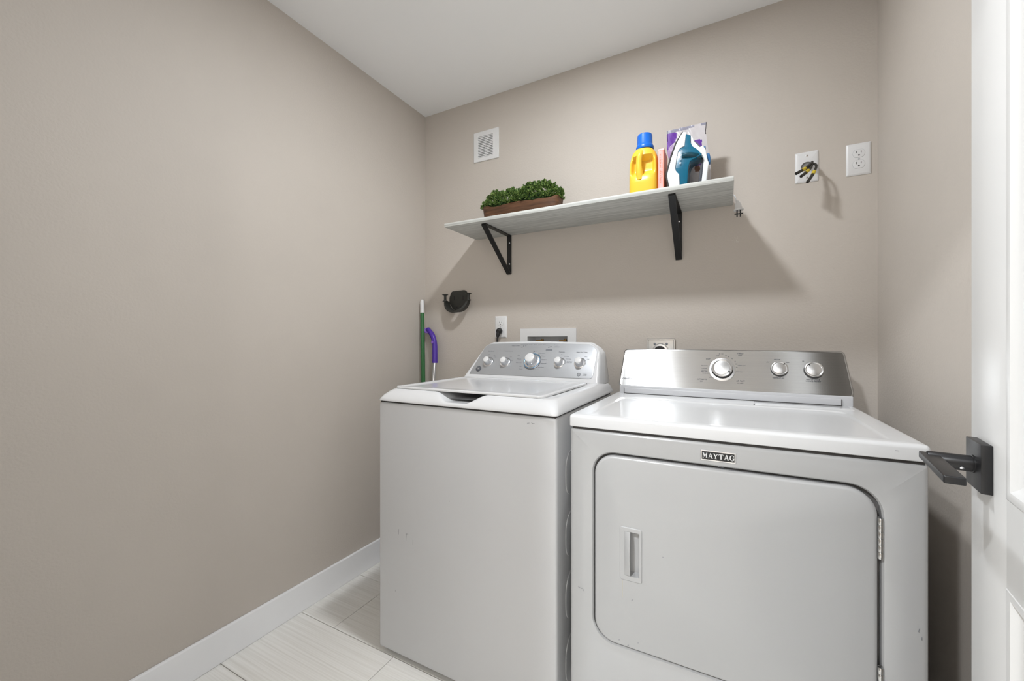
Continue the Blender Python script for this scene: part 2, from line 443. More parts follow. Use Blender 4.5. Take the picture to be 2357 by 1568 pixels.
for z, si, fi, r in ((.909, 0, 0, .016), (.9125, .0, .0, .016), (.918, .0025, .003, .018), (.9245, .0055, .008, .02), (.9305, .009, .0145, .022), (.9365, .0135, .0215, .025), (.9415, .018, .029, .028), (.946, .0235, .037, .03), (.9487, .028, .044, .032), (.9495, .034, .050, .034), (.9495, .037, .060, .03), (.9495, .042, .075, .03), (.9495, .050, .095, .03)):
    lp = []
    for x, y in ring(wx0+si-.002, wx1-si+.002, wy0-.003+fi, 1.735-si*.3, r):
        zz = z
        if y < 1.25:
            t = sstep(-.892, -.812, x)*(1-sstep(-.748, -.676, x))
            zz = min(z, .9495-(.9495-.9210)*t)
        # gentle rise of the cheeks towards the console
        if y > 1.5 and z > .93: zz += .004*sstep(1.5, 1.62, y)
        lp.append(Vector((x, y, zz)))
    loops.append(lp)
bm = NB(); loft(bm, loops); link('top_cover', bm, 'gloss_white', W, autos=60)
# lid
lpts = rpoly([(-1.083, 1.121), (-.489, 1.121), (-.489, 1.583), (-1.083, 1.583)], .022, 6)
loops = []
zt = .9575
for d, z in ((0, .9500), (0, .9545), (.001, .9562), (.003, zt), (.017, zt), (.020, zt-.0022), (.06, zt-.0026)):
    loops.append([Vector((u, v, z)) for u, v in inset(lpts, d)])
bm = NB(); loft(bm, loops); lid = link('lid', bm, 'gloss_white', W, autos=50)
bm = NB()   # moulded ridges on the lid
box(bm, -1.055, -.515, 1.540, 1.546, .953, .9562, .001)
link('lid_ridge', bm, 'gloss_white', W, parent=lid)
bm = NB(); lathe(bm, [(.004, 0), (.004, .003), (.002, .004)], (-.4925, 1.560, .953), (0, 0, 1), 12); link('hinge_pin', bm, 'black', W)
bm = NB(); prism(bm, rpoly([(-.872, 1.128), (-.688, 1.128), (-.688, 1.18), (-.872, 1.18)], .01, 4), lambda u, v, d: Vector((u, v, d)), .9270, .9272); link('handle_recess', bm, 'grey_plastic', W, label='grey finger recess under the front edge of the lid')

# console frame
wu = Vector((0, .10, .145)).normalized(); wn = Vector((0, -.145, .10)).normalized()
def WP(u, t, d=0): return Vector((u, 1.60, .965))+wu*t+wn*d
hpts = rpoly([(-1.103, -.020), (-.452, -.020), (-.470, .150), (-.520, .186), (-.77, .1925), (-1.005, .186), (-1.040, .165)], [.001, .001, .05, .03, .5, .03, .03], 10)
N_ = len(hpts)
def backloop(y, grow, zlift, k):
    cx = -.771; out = []
    for u, t in hpts:
        p = WP(u, t); uu = cx+(u-cx)*grow
        out.append(Vector((uu, p.y+(y-p.y)*k, p.z+zlift*max(0, (p.z-.95))*1.0)))
    return out
loops = [[WP(u, t, -.0005) for u, t in inset(hpts, .011)], [WP(u, t, 0) for u, t in inset(hpts, .008)], [WP(u, t, -.0015) for u, t in inset(hpts, .003)], [WP(u, t, -.006) for u, t in hpts]]
loops.append([WP(u, t, -.014) for u, t in inset(hpts, -.003)])
loops.append(backloop(1.745, 1.03, -.01, .45)); loops.append(backloop(1.745, 1.034, -.06, .8)); loops.append(backloop(1.745, 1.02, -.12, 1.))
bm = NB(); loft(bm, loops, cap0=False); 
bm.faces.new([v for v in [bm.verts.new(WP(u, t, -.0005)) for u, t in inset(hpts, .011)]])
bmesh.ops.remove_doubles(bm, verts=bm.verts[:], dist=1e-6)
con = link('console', bm, 'gloss_white', W, autos=50)
spts = rpoly([(-1.0745, .004), (-.4790, .004), (-.4805, .145), (-.515, .1735), (-.77, .1815), (-1.012, .1745), (-1.037, .158)], [.002, .016, .04, .03, .5, .03, .03], 8)
bm = NB(); prism(bm, spts, lambda u, v, d: WP(u, v, d), -.004, .0012, .0008); pan = link('control_panel', bm, 'silver', W, label='silver control panel face')
# knobs
def washer_knob(i, u, t, big):
    s = 1.0
    b = NB()
    if big:
        lathe(b, [(.040, 0), (.040, .002), (.037, .004), (.029, .006), (.0255, .012), (.0235, .030), (.0215, .033)], WP(u, t, .001), wn, 40)
        k = link('knob', b, 'chrome', W, label='large cycle knob with a blue ring'); h = .033; r = .0215
    else:
        lathe(b, [(.0245, 0), (.0245, .0015), (.022, .003), (.0185, .004), (.0165, .010), (.0155, .024), (.014, .026)], WP(u, t, .001), wn, 32)
        k = link('knob', b, 'chrome', W); h = .026; r = .014
    b = NB(); lathe(b, [(r, 0), (r, .0012), (r-.0015, .0022), (.0001, .0024)], WP(u, t, .001+h), wn, 32); link('knob_cap', b, 'white_plastic', W, parent=k)
    b = NB()
    if big:
        torus(b, WP(u, t, .0045), wn, .0375, .0016, 40, 6); link('knob_ring', b, 'blue_chrome', W, parent=k)
        b = NB(); torus(b, WP(u, t, .0025), wn, .0415, .0008, 40, 5, -PI*.75, PI*.35); link('dial_mark', b, 'dark_print', W, parent=k)
    else:
        torus(b, WP(u, t, .0015), wn, .0262, .0007, 24, 5, -.2, PI*.55); link('dial_mark', b, 'dark_print', W, parent=k)
    b = NB(); a = (2.2, 1.2, .5, .3, .6)[i]
    d = Vector((1, 0, 0))*math.cos(a)+wu*math.sin(a)
    p0 = WP(u, t, .001+h+.0018)+d*(r*.45); p1 = WP(u, t, .001+h+.0018)+d*(r*.9); tube(b, [p0, p1], .0008, 6); link('knob_pointer', b, 'chrome', W, parent=k)
for i, (u, t) in enumerate(((-.9918, .0701), (-.9008, .0704), (-.767, .0812), (-.6369, .0761), (-.5454, .0767))): washer_knob(i, u, t, i == 2)
# lettering
fW = lambda u, v: WP(u, v, .0019)
bm = NB()
for s, u0, u1, v, h in (('Soil Level', -1.0124, -.9786, .1315, .0045), ('Temperature', -.9238, -.8803, .1327, .0048), ('DELAY START', -.8924, -.8507, .1626, .0042), ('hr', -.8239, -.8161, .163, .004),
    ('Wash', -.8479, -.8359, .1089, .003), ('Delicates', -.8458, -.8235, .0906, .0035), ('Rinse + Spin', -.8445, -.8168, .0705, .0035), ('Off', -.8219, -.8113, .0511, .003), ('Power', -.8183, -.8017, .0386, .003),
    ('Casuals', -.7753, -.7572, .1352, .0035), ('Bulky Items', -.7467, -.717, .1235, .0035), ('Whites', -.7295, -.7089, .1085, .0035), ('Colors', -.7229, -.6996, .0907, .0035), ('Normal', -.7225, -.6965, .0719, .0035), ('Speed Wash', -.7312, -.7031, .0513, .0035), ('Drain Spin', -.7527, -.7222, .0382, .0035),
    ('Sensing  Fill  Soak  Wash  Rinse  Spin', -.8483, -.7215, .1692, .0035), ('Start', -.6807, -.666, .1687, .003), ('hold 3 sec', -.6762, -.6538, .1588, .003), ('Options', -.6508, -.6238, .1321, .0048), ('Off', -.6367, -.6325, .1196, .003), ('2nd Rinse', -.6212, -.5989, .1096, .003),
    ('Auto Soak', -.6089, -.5859, .0967, .0035), ('Extra Rinse', -.6038, -.5795, .0833, .003), ('Deep Fill', -.6038, -.5810, .0778, .003), ('Stain Pre Treat', -.5699, -.5213, .1326, .0048), ('On', -.5292, -.5185, .1098, .003), ('Off', -.5177, -.5072, .0975, .003),
    ('15', -1.005, -.998, .1120, .003), ('Light', -.9745, -.965, .1075, .003), ('Heavy', -.9672, -.9560, .0980, .003), ('Cold', -.8850, -.8760, .1010, .003), ('Warm', -.8760, -.8650, .0820, .003), ('Hot', -.8830, -.8760, .0700, .003)):
    text_bm(bm, s, fW, u0, u1, v, h)
for u0, v0, u1, v1 in ((-.7735, .1285, -.7680, .1325), (-.7085, .1575, -.7045, .155), (-.7045, .155, -.6925, .1625)):
    p0, p1 = WP(u0, v0, .0016), WP(u1, v1, .0016); tube(bm, [p0, p1], .0006, 5)
torus(bm, WP(-.8392, .161, .0014), wn, .0068, .0006, 24, 5, -PI*.7, PI*.3)
link('panel_lettering', bm, 'dark_print', W, smooth=False, parent=pan, label='small dark lettering around the knobs', small=True)
bm = NB(); prism(bm, rpoly([(-.717, .1385), (-.683, .1385), (-.685, .1465), (-.714, .1465)], .003, 4), lambda u, v, d: WP(u, v, d), .001, .0018); text_bm(bm, 'LOCKED', lambda u, v: WP(u, v, .0019), -.712, -.688, .1425, .003)
bmesh.ops.delete(bm, geom=[f for f in bm.faces if len(f.verts) > 20], context='FACES_ONLY')
link('lock_label', bm, 'grey_print', W, smooth=False, parent=pan, small=True)
bm = NB(); lathe(bm, [(.0135, 0), (.0135, .003), (.012, .004)], WP(-1.0313, .0318, .001), wn, 28); lg = link('round_badge', bm, 'dark_print', W, label='round dark grey badge with a script monogram')
bm = NB(); text_bm(bm, 'GE', lambda u, v: WP(u, v, .0055), -1.0385, -1.0242, .0318, .009); link('badge_monogram', bm, 'chrome', W, smooth=False, parent=lg, small=True)
bm = NB(); torus(bm, WP(-.5392, .0222, .0016), wn, .0068, .0012, 20, 5); text_bm(bm, 'HE', fW, -.5435, -.5350, .0222, .005); text_bm(bm, 'energy', fW, -.5224, -.5056, .0245, .0035); text_bm(bm, 'saving', fW, -.5224, -.5060, .0185, .0035)
link('energy_mark', bm, 'grey_print', W, smooth=False, parent=pan, small=True)

# ------------------------------------------------------------------ dryer
dx0, dx1, dy0, dy1 = -.384, .349, 1.0737, 1.74
D = TH('clothes_dryer', 'white front-loading clothes dryer with brushed steel console and wide front door, beside the right wall', 'clothes dryer', ((dx0+dx1)/2, (dy0+dy1)/2, 0))
ox0, ox1, oz0, oz1 = -.3185, .2785, .3235, .8265      # door opening
op = rpoly([(ox0, oz0), (ox1, oz0), (ox1, oz1), (ox0, oz1)], .056, 10)
bm = NB()
# shell: rounded box without front, front panel with a rounded opening
fo = rpoly([(dx0, .02), (dx1, .02), (dx1, .8825), (dx0, .8825)], .006, 4)
DF = lambda u, v, d: Vector((u, dy0+d, v))
def ring_face(bm, outer, inner, f, d):
    vo = [bm.verts.new(f(u, v, d)) for u, v in outer]; vi = [bm.verts.new(f(u, v, d)) for u, v in inner]
    eo = [bm.edges.new((vo[i], vo[(i+1) % len(vo)])) for i in range(len(vo))]; ei = [bm.edges.new((vi[i], vi[(i+1) % len(vi)])) for i in range(len(vi))]
    bmesh.ops.triangle_fill(bm, use_beauty=True, edges=eo+ei)
    return vo, vi
fin = inset(fo, .010)
opo = inset(op, -.006)
vo, vi = ring_face(bm, fin, opo, DF, 0)
def strip(a, loop3d):
    b = [bm.verts.new(p) for p in loop3d]; n = len(a)
    for i in range(n): bm.faces.new((a[i], a[(i+1) % n], b[(i+1) % n], b[i]))
    return b
a = vo
for d, ins in ((.0010, .006), (.0035, .0025), (.0070, .0006), (.0105, 0), (dy1-dy0, 0)):
    a = strip(a, [DF(u, v, d) for u, v in inset(fo, ins)] if ins else [DF(u, v, d) for u, v in fo])
bm.faces.new(a)
a = strip(vi, [DF(u, v, .0012) for u, v in inset(opo, .003)]); a = strip(a, [DF(u, v, .006) for u, v in op]); a = strip(a, [DF(u, v, .022) for u, v in op])
bm.faces.new(a)
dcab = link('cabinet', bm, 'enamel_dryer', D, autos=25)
bm = NB(); prism(bm, inset(op, .0005), lambda u, v, d: DF(u, v, d), .0218, .0205); link('door_gap_backing', bm, mat('gap_grey', (.14, .135, .13), .7), D, label='grey backing sheet that darkens the gap around the door')  # grey sheet set behind the door gap to darken it
# door
di = rpoly([(ox0+.0045, oz0+.003), (ox1-.0075, oz0+.003), (ox1-.0075, oz1-.0055), (ox0+.0045, oz1-.0055)], .053, 10)
hx0, hx1, hz0, hz1 = -.2464, -.1903, .503, .641
hp = rpoly([(hx0+.006, hz0+.006), (hx1-.006, hz0+.006), (hx1-.006, hz1-.006), (hx0+.006, hz1-.006)], .004, 4)
bm = NB()
vo, vi = ring_face(bm, inset(di, .008), hp, DF, -.0025)
a = vo
for d, ins in ((-.0018, .005), (.0002, .002), (.003, 0), (.020, 0)):
    a = strip(a, [DF(u, v, d) for u, v in (inset(di, ins) if ins else di)])
bm.faces.new(a)
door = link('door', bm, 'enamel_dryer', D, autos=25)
# pull handle set in the door
hpo = rpoly([(hx0, hz0), (hx1, hz0), (hx1, hz1), (hx0, hz1)], .006, 5)
bm = NB()
pk = rpoly([(-.2345, .516), (-.1975, .516), (-.1975, .6305), (-.2345, .6305)], .003, 5)
vo, vi = ring_face(bm, inset(hpo, .0015), pk, DF, -.0050)
a = strip(vo, [DF(u, v, -.0040) for u, v in inset(hpo, .0003)]); a = strip(a, [DF(u, v, -.002) for u, v in hpo])
a = strip(vi, [DF(u, v, .016) for u, v in inset(pk, .003)]); bm.faces.new(a)
hd = link('handle_plate', bm, 'enamel_dryer', D, parent=door, autos=30)
bm = NB(); lp = []     # bowed flap over the left half of the pocket
for i in range(13):
    z = .517+(.630-.517)*i/12; bow = math.sin(PI*i/12)**.6
    lp.append([Vector((-.2345, dy0-.0045, z)), Vector((-.230, dy0-.0050-.004*bow, z)), Vector((-.2225, dy0-.0055-.0085*bow, z)), Vector((-.2195, dy0-.0055-.0085*bow, z)), Vector((-.2195, dy0-.002-.006*bow, z)), Vector((-.2345, dy0-.001, z))])
loft(bm, lp); link('pull_flap', bm, 'enamel_dryer', D, parent=door, autos=40)
bm = NB(); box(bm, -.240, -.239, dy0-.0030, dy0-.0026, .455, .50); link('drip_stain', bm, mat('yellowed_stain', (.52, .50, .42), .5), D, smooth=False, parent=door)
# hinges
def hinge(z0, z1, n):
    x = ox1-.0035; b = NB(); h = (z1-z0)/n
    for i in range(n):
        lathe(b, [(.0042, 0), (.0047, .0008), (.0047, h-.0012), (.0042, h-.0004)], (x, dy0-.0015, z0+i*h), (0, 0, 1), 14)
    k = link('hinge', b, 'steel', D)
    b = NB(); box(b, x-.010, x+.010, dy0+.0035, dy0+.006, z0, z1); link('hinge_leaf', b, 'steel', D, smooth=False, parent=k)
hinge(.684, .7665, 6); hinge(.383, .4655, 6)
# top panel
tp = rpoly([(dx0-.0025, dy0-.0025), (dx1+.0025, dy0-.0025), (dx1+.0025, 1.745), (dx0-.0025, 1.745)], .008, 4)
bm = NB(); loops = []
for d, z in ((.002, .8880), (0, .8895), (0, .9120), (.001, .9160), (.004, .9192), (.009, .9205), (.012, .9208)):
    loops.append([Vector((u, v, z)) for u, v in (inset(tp, d) if d else tp)])
loft(bm, loops, cap1=False)
bm.faces.ensure_lookup_table()
top_in = inset(tp, .012)
# recessed centre
cp = rpoly([(-.338, 1.10), (.302, 1.10), (.302, 1.483), (-.338, 1.483)], [.01, .01, .04, .02], 8)
TZ = lambda u, v, d: Vector((u, v, .9208+d))
vo, vi = ring_face(bm, top_in, cp, TZ, 0)
def depth(v): return sstep(1.10, 1.17, v)
a = vi
for ins, dd in ((.002, -.0003), (.006, -.0022), (.010, -.0034), (.013, -.0036)):
    a = strip(a, [Vector((u, v, .9208+dd*depth(v))) for u, v in inset(cp, ins)])
bm.faces.new(a)
bmesh.ops.remove_doubles(bm, verts=bm.verts[:], dist=1e-6)
link('top_panel', bm, mat('glossy_dryer_top', (.66, .665, .67), .19, coat=.3), D, autos=30)
bm = NB(); box(bm, dx0+.006, dx1-.006, dy0+.005, dy1, .88, .89); link('top_seam', bm, 'dark_line', D, label='dark seam under the top panel')
bm = NB(); box(bm, .0807, .33, 1.508, 1.59, .9195, .9214, .0006); link('lint_screen_lid', bm, 'gloss_white', D)
bm = NB(); tube(bm, [(.081, 1.522, .9212), (.077, 1.500, .9212)], .0012, 6); link('lint_lid_notch', bm, 'dark_line', D)
# console
DYB, DZB = 1.60, .945
du = Vector((0, .055, .1484)).normalized(); dn = Vector((0, -.1484, .055)).normalized()
def DP(u, t, d=0): return Vector((u, DYB, DZB))+du*t+dn*d
T1 = .1575
cpts = rpoly([(-.376, -.002), (.353, -.002), (.336, T1), (-.3625, T1)], [.022, .022, .016, .016], 8)
loops = []
for ins, d in ((.006, -.0002), (.004, 0.), (.0015, -.0012), (0, -.005), (-.002, -.012), (-.003, -.02)):
    loops.append([DP(u, t, d) for u, t in (inset(cpts, ins) if ins else cpts)])
# stainless face with a rolled lower lip
bm = NB(); loft(bm, loops, cap0=True, cap1=True)
uv = bm.loops.layers.uv.new('UVMap')
for f in bm.faces:
    for l in f.loops: l[uv].uv = (l.vert.co.z*10, l.vert.co.x*10)
cons = link('console', bm, 'brushed', D, autos=50, label='brushed stainless steel control console')
bm = NB(); loops = []
hb = rpoly([(-.373, .945), (.350, .945), (.333, 1.088), (-.359, 1.088)], [.01, .01, .016, .016], 8)
for y, g in ((1.625, 0), (1.66, 0), (1.73, .003), (1.745, .01)):
    loops.append([Vector((u, y+(.055/.1484)*(v-.945)*(1 if y < 1.7 else .2), v)) for u, v in (inset(hb, g) if g else hb)])
loft(bm, loops); link('console_back', bm, 'grey_plastic', D, parent=cons)
bm = NB(); prism(bm, rpoly([(-.368, .919), (.346, .919), (.346, .952), (-.368, .952)], .003, 3), lambda u, v, d: Vector((u, 1.597-d, v)), -.1, 0, .002)
link('console_base', bm, 'grey_plastic', D)
bm = NB(); prism(bm, rpoly([(-.3495, .9225), (.3165, .9225), (.3165, .9425), (-.3495, .9425)], .003, 3), lambda u, v, d: Vector((u, 1.597-d, v)), -.002, .0022, .0012)
link('base_strip', bm, 'grey_plastic', D)
bm = NB(); box(bm, -.35, .317, 1.594, 1.5975, .9205, .9222); box(bm, .3167, .3179, 1.594, 1.5965, .9222, .942); box(bm, -.3512, -.350, 1.594, 1.5965, .9222, .942)
link('base_seam', bm, 'dark_line', D, small=True)
# dryer knobs
def dryer_knob(u, t, r, h, ang, big):
    b = NB()
    lathe(b, [(r*1.02, 0), (r*1.02, .002), (r*.97, .004), (r*.95, h-.003), (r*.93, h)], DP(u, t, 0), dn, 40)
    k = link('knob', b, 'black' if big else M['knob_side'], D, label=('large cycle knob with black sides' if big else None))
    b = NB(); lathe(b, [(r*.93, -.001), (r*.96, .0005), (r*.95, .0022), (r*.88, .003), (r*.80, .0018), (r*.76, .0012), (r*.74, .0022), (r*.70, .0026), (.0001, .0030)], DP(u, t, h), dn, 48)
    link('knob_face', b, 'knob_metal', D, parent=k)
    b = NB(); d = Vector((1, 0, 0))*math.cos(ang)+du*math.sin(ang)
    tube(b, [DP(u, t, h+.0030)+d*(r*.68), DP(u, t, h+.0030)+d*(r*.88)], r*.075, 6); link('knob_pointer', b, 'black', D, parent=k)
M['knob_side'] = mat('grey_knob_side', (.10, .10, .10), .35, metal=.3)
M['knob_metal'] = mat('spun_knob_metal', (.62, .62, .62), .28, metal=1.)
b = NB(); lathe(b, [(.0425, 0), (.0425, .0012), (.0405, .002)], DP(-.0135, .0815, 0), dn, 40); link('dial_ring', b, 'knob_metal', D)
dryer_knob(-.0135, .0825, .034, .019, -.55, True)
dryer_knob(.1575, .0880, .0250, .013, .85, False)
dryer_knob(.2510, .0870, .0265, .013, 2.25, False)
fD = lambda u, v: DP(u, v, .0006)
bm = NB()
for s, u0, u1, v, h in (('TIMED', .0325, .0528, .1424, .0042), ('DRY', .0372, .0485, .1345, .0035), ('OFF', -.0322, -.0229, .1326, .0035), ('80 min', -.0244, -.0097, .1406, .003), ('70', -.0035, 0, .1336, .003), ('60', .0052, .0090, .1298, .003), ('50', .0153, .0201, .1225, .003), ('40', .0248, .0290, .1131, .003), ('30', .0280, .0330, .1031, .003),
    ('HEAVY DRY', .0355, .0592, .0984, .0033), ('20', .0294, .0345, .0919, .003), ('LIGHT DRY', .0279, .0506, .0754, .0033), ('OFF', .0165, .0240, .0637, .0035), ('AIR FLUFF', .0304, .0558, .0420, .0052), ('NO HEAT', .0327, .0520, .0342, .003), ('AUTOMATIC', -.0948, -.0619, .0431, .0045), ('DRY', -.0836, -.0737, .0354, .0040),
    ('wrinkle', -.0551, -.0365, .0514, .003), ('OFF', -.0336, -.0254, .0467, .0035), ('DAMP', -.0659, -.0519, .120, .0035), ('DELICATE', -.0811, -.0606, .0943, .003), ('CASUAL', -.0805, -.0615, .0839, .003), ('NORMAL', -.0804, -.0644, .0780, .003), ('VERY DRY', -.0823, -.0603, .0730, .0042), ('MORE DRY', -.0771, -.0553, .0661, .003),
    ('TEMPERATURE', .1368, .1704, .0578, .0042), ('END OF CYCLE', .2307, .2657, .0565, .0042), ('WRINKLE PREVENT', .2280, .2688, .0505, .0036), ('LOW', .1217, .1294, .1133, .0035), ('MEDIUM', .1437, .1614, .1230, .003), ('HIGH', .1773, .1860, .1131, .0035), ('ON', .2222, .2270, .1185, .0035)):
    text_bm(bm, s, fD, u0, u1, v, h)
link('console_lettering', bm, 'dark_print', D, smooth=False, parent=cons, label='small grey lettering around the knobs', small=True)
bm = NB(); text_bm(bm, 'CENTENNIAL', fD, -.3604, -.2985, .0337, .0058); text_bm(bm, 'MCT', fD, -.2785, -.2690, .0346, .0040); link('series_lettering', bm, 'dark_print', D, smooth=False, parent=cons, small=True)
bm = NB(); text_bm(bm, 'COMMERCIAL TECHNOLOGY', fD, -.2660, -.2013, .0337, .0028); link('series_subtitle', bm, 'grey_plastic', D, smooth=False, parent=cons, small=True)
# name badge
bx0, bx1, bz0, bz1 = -.0552, .0196, .8390, .8640
bm = NB(); prism(bm, [(bx0, bz0), (bx1, bz0), (bx1, bz1), (bx0, bz1)], lambda u, v, d: Vector((u, dy0-d, v)), -.001, .0022, .0012); bd = link('name_badge', bm, 'chrome', D, smooth=False, label='black MAYTAG nameplate in a chrome frame')
bm = NB(); prism(bm, [(bx0+.003, bz0+.003), (bx1-.003, bz0+.003), (bx1-.003, bz1-.003), (bx0+.003, bz1-.003)], lambda u, v, d: Vector((u, dy0-d, v)), .002, .0024); link('badge_field', bm, 'black', D, smooth=False, parent=bd)
# hand-drawn slab serif capitals in a 10 x 10 cell: strokes (x0,y0,x1,y1,width)
GL = {'M': [(1.5, 0, 1.5, 10, 1.1), (2, 10, 5, 2, 2.0), (5, 2, 8, 10, 1.0), (8.4, 0, 8.4, 10, 2.0), (0.2, .4, 2.9, .4, .8), (6.8, .4, 10, .4, .8), (.2, 9.6, 2.4, 9.6, .8), (7.8, 9.6, 10, 9.6, .8)],
      'A': [(1.5, 0, 5, 10, 1.0), (5, 10, 8.5, 0, 2.2), (2.6, 3.2, 7, 3.2, .9), (0, .4, 3.2, .4, .8), (6.6, .4, 10.2, .4, .8)],
      'Y': [(1.3, 10, 5, 4.6, 2.2), (8.7, 10, 5.2, 4.6, 1.0), (5, 0, 5, 5, 2.1), (3, .4, 7, .4, .8), (0, 9.6, 3.4, 9.6, .8), (6.8, 9.6, 10, 9.6, .8)],
      'T': [(5, 0, 5, 10, 2.1), (.8, 9.5, 9.2, 9.5, 1.0), (3, .4, 7, .4, .8), (1, 9.5, 1, 7, .8), (9, 9.5, 9, 7, .8)]}
gq = [(8.6, 7.2), (8.0, 9.0), (6, 10), (4, 9.6), (2.2, 8), (1.6, 5), (2.2, 2), (4, .4), (6, .1), (8.2, 1.0), (8.2, 4.2)]
GL['G'] = [(gq[i][0], gq[i][1], gq[i+1][0], gq[i+1][1], 1.0 if i in (0, 1, 2, 6, 7, 8) else 1.9) for i in range(len(gq)-1)]+[(6.4, 4.3, 9.8, 4.3, .8), (8.7, 9.8, 8.7, 7, .8)]
bm = NB(); cw = .0112; ch = .0122
for i, ch_ in enumerate('MAYTAG'):
    xo = bx0+.0045+i*cw+(.0004 if i else -.0002); zo = bz0+.0064
    for a0, b0, a1, b1, wd in GL[ch_]:
        p0 = Vector((xo+a0/10*cw*.96, 0, zo+b0/10*ch)); p1 = Vector((xo+a1/10*cw*.96, 0, zo+b1/10*ch)); dd = (p1-p0).normalized(); nn = Vector((-dd.z, 0, dd.x))*(wd/10*cw*.5)
        q = [p0-nn, p1-nn, p1+nn, p0+nn]
        vs0 = [bm.verts.new((p.x, dy0-.0030, p.z)) for p in q]; vs1 = [bm.verts.new((p.x, dy0-.0022, p.z)) for p in q]
        bm.faces.new(vs0); [bm.faces.new((vs0[k], vs0[(k+1) % 4], vs1[(k+1) % 4], vs1[k])) for k in range(4)]
link('badge_letters', bm, M['white_plastic'], D, smooth=False, parent=bd, label='raised silver MAYTAG letters', small=True)
bm = NB()
for sx, sz, l, a in ((-.36, .860, .004, .1), (.30, .906, .006, 0), (-.354, .448, .012, -.2), (-.345, .444, .005, 1.4), (-.248, .342, .004, .4), (-.225, .335, .005, .8), (-.20, .35, .003, .3), (.332, .56, .008, 1.3), (.336, .545, .006, 1.5), (-.215, .455, .006, .9), (-.012, .828, .012, -.1), (-.14, .585, .004, .2)):
    dx, dz = math.cos(a)*l/2, math.sin(a)*l/2; nx, nz = -math.sin(a)*.0006, math.cos(a)*.0006; yy = dy0-.0032
    bm.faces.new([bm.verts.new((sx+p*dx+q*nx, yy, sz+p*dz+q*nz)) for p, q in ((-1, -1), (1, -1), (1, 1), (-1, 1))])
link('scuff_mark', bm, 'grey_print', D, smooth=False, parent=dcab, label='small grey chips and scratches', small=True)
for x in (dx0+.05, dx1-.05):
    for y in (dy0+.05, dy1-.05):
        bm = NB(); lathe(bm, [(.022, 0), (.022, .008), (.008, .009), (.008, .022)], (x, y, 0), (0, 0, 1), 16); link('levelling_foot', bm, 'black', D)

# ------------------------------------------------------------------ shelf and brackets
SZ0, SZ1, SY0 = 1.6744, 1.6912, 1.5876
S = TH('wall_shelf', 'long whitewashed wooden wall shelf above the machines, on two black brackets', 'shelf', (-.595, YB, SZ0))
bm = NB(); box(bm, -1.2095, .0225, SY0, YB, SZ0, SZ1, .0012, 2); link('shelf_board', bm, 'shelf', S)
bm = NB(); box(bm, .0225, .0232, SY0+.002, YB-.001, SZ0+.001, SZ1-.001); link('end_banding', bm, 'white_plastic', S, smooth=False)
def bracket(x, label):
    t = TH('shelf_bracket', label, 'shelf bracket', (x, YB, 1.47), group='black shelf brackets')
    hw = .0125; zt_ = SZ0
    b = NB(); box(b, x-hw, x+hw, YB-.0045, YB, 1.4725, zt_-.0045, .0006, 1); link('wall_arm', b, 'black_metal', t)
    b = NB(); box(b, x-hw, x+hw, 1.620, YB, zt_-.0045, zt_, .0006, 1); link('shelf_arm', b, 'black_metal', t)
    b = NB(); y0, z0, y1, z1 = 1.6215, zt_-.004, YB-.004, 1.4735
    dv = Vector((0, y1-y0, z1-z0)).normalized(); nv = Vector((0, dv.z, -dv.y)).normalized()*.0045
    if nv.y > 0: nv = -nv
    P = [Vector((0, y0, z0)), Vector((0, y1, z1)), Vector((0, y1, z1))+nv, Vector((0, y0, z0))+nv]
    loft(b, [[p+Vector((sx, 0, 0)) for p in P] for sx in (x-hw, x+hw)]); link('diagonal_brace', b, 'black_metal', t, smooth=False)
    for z in (1.635, 1.525):
        b = NB(); lathe(b, [(.0042, 0), (.0042, .0008), (.0028, .0022), (.0001, .0026)], (x+.002, YB-.0045, z), (0, -1, 0), 14); link('screw', b, 'chrome', t, label='bright screw head')
bracket(-1.0055, 'black steel triangular bracket under the left end of the shelf, open frame seen side-on')
bracket(-.1805, 'black steel triangular bracket under the right end of the shelf, seen almost edge-on')

# ------------------------------------------------------------------ planter
PLC = (-.848, 1.705)
P_ = TH('planter', 'oblong brown wooden planter of bushy artificial greenery at the left of the shelf', 'planter', (PLC[0], PLC[1], SZ1))
def selp(a, b_, n, z, k=64, rim=0):
    out = []
    for i in range(k):
        t = 2*PI*i/k; c_, s_ = math.cos(t), math.sin(t)
        x = a*math.copysign(abs(c_)**(2/n), c_); y = b_*math.copysign(abs(s_)**(2/n), s_)
        zz = z+rim*(.004*math.sin(x*31+1)+.003*math.sin(x*67))+rim*.006*sstep(.13, .2, abs(x))
        out.append(Vector((PLC[0]+x, PLC[1]+y, zz)))
    return out
bm = NB(); loft(bm, [selp(.184, .046, 5, SZ1), selp(.187, .049, 5, SZ1+.004), selp(.193, .055, 4, SZ1+.034), selp(.1985, .060, 4, SZ1+.064, rim=1), selp(.1965, .058, 4, SZ1+.066, rim=1), selp(.189, .050, 4, SZ1+.065, rim=1), selp(.185, .047, 4, SZ1+.045)])
link('wooden_trough', bm, 'wood', P_, autos=50)
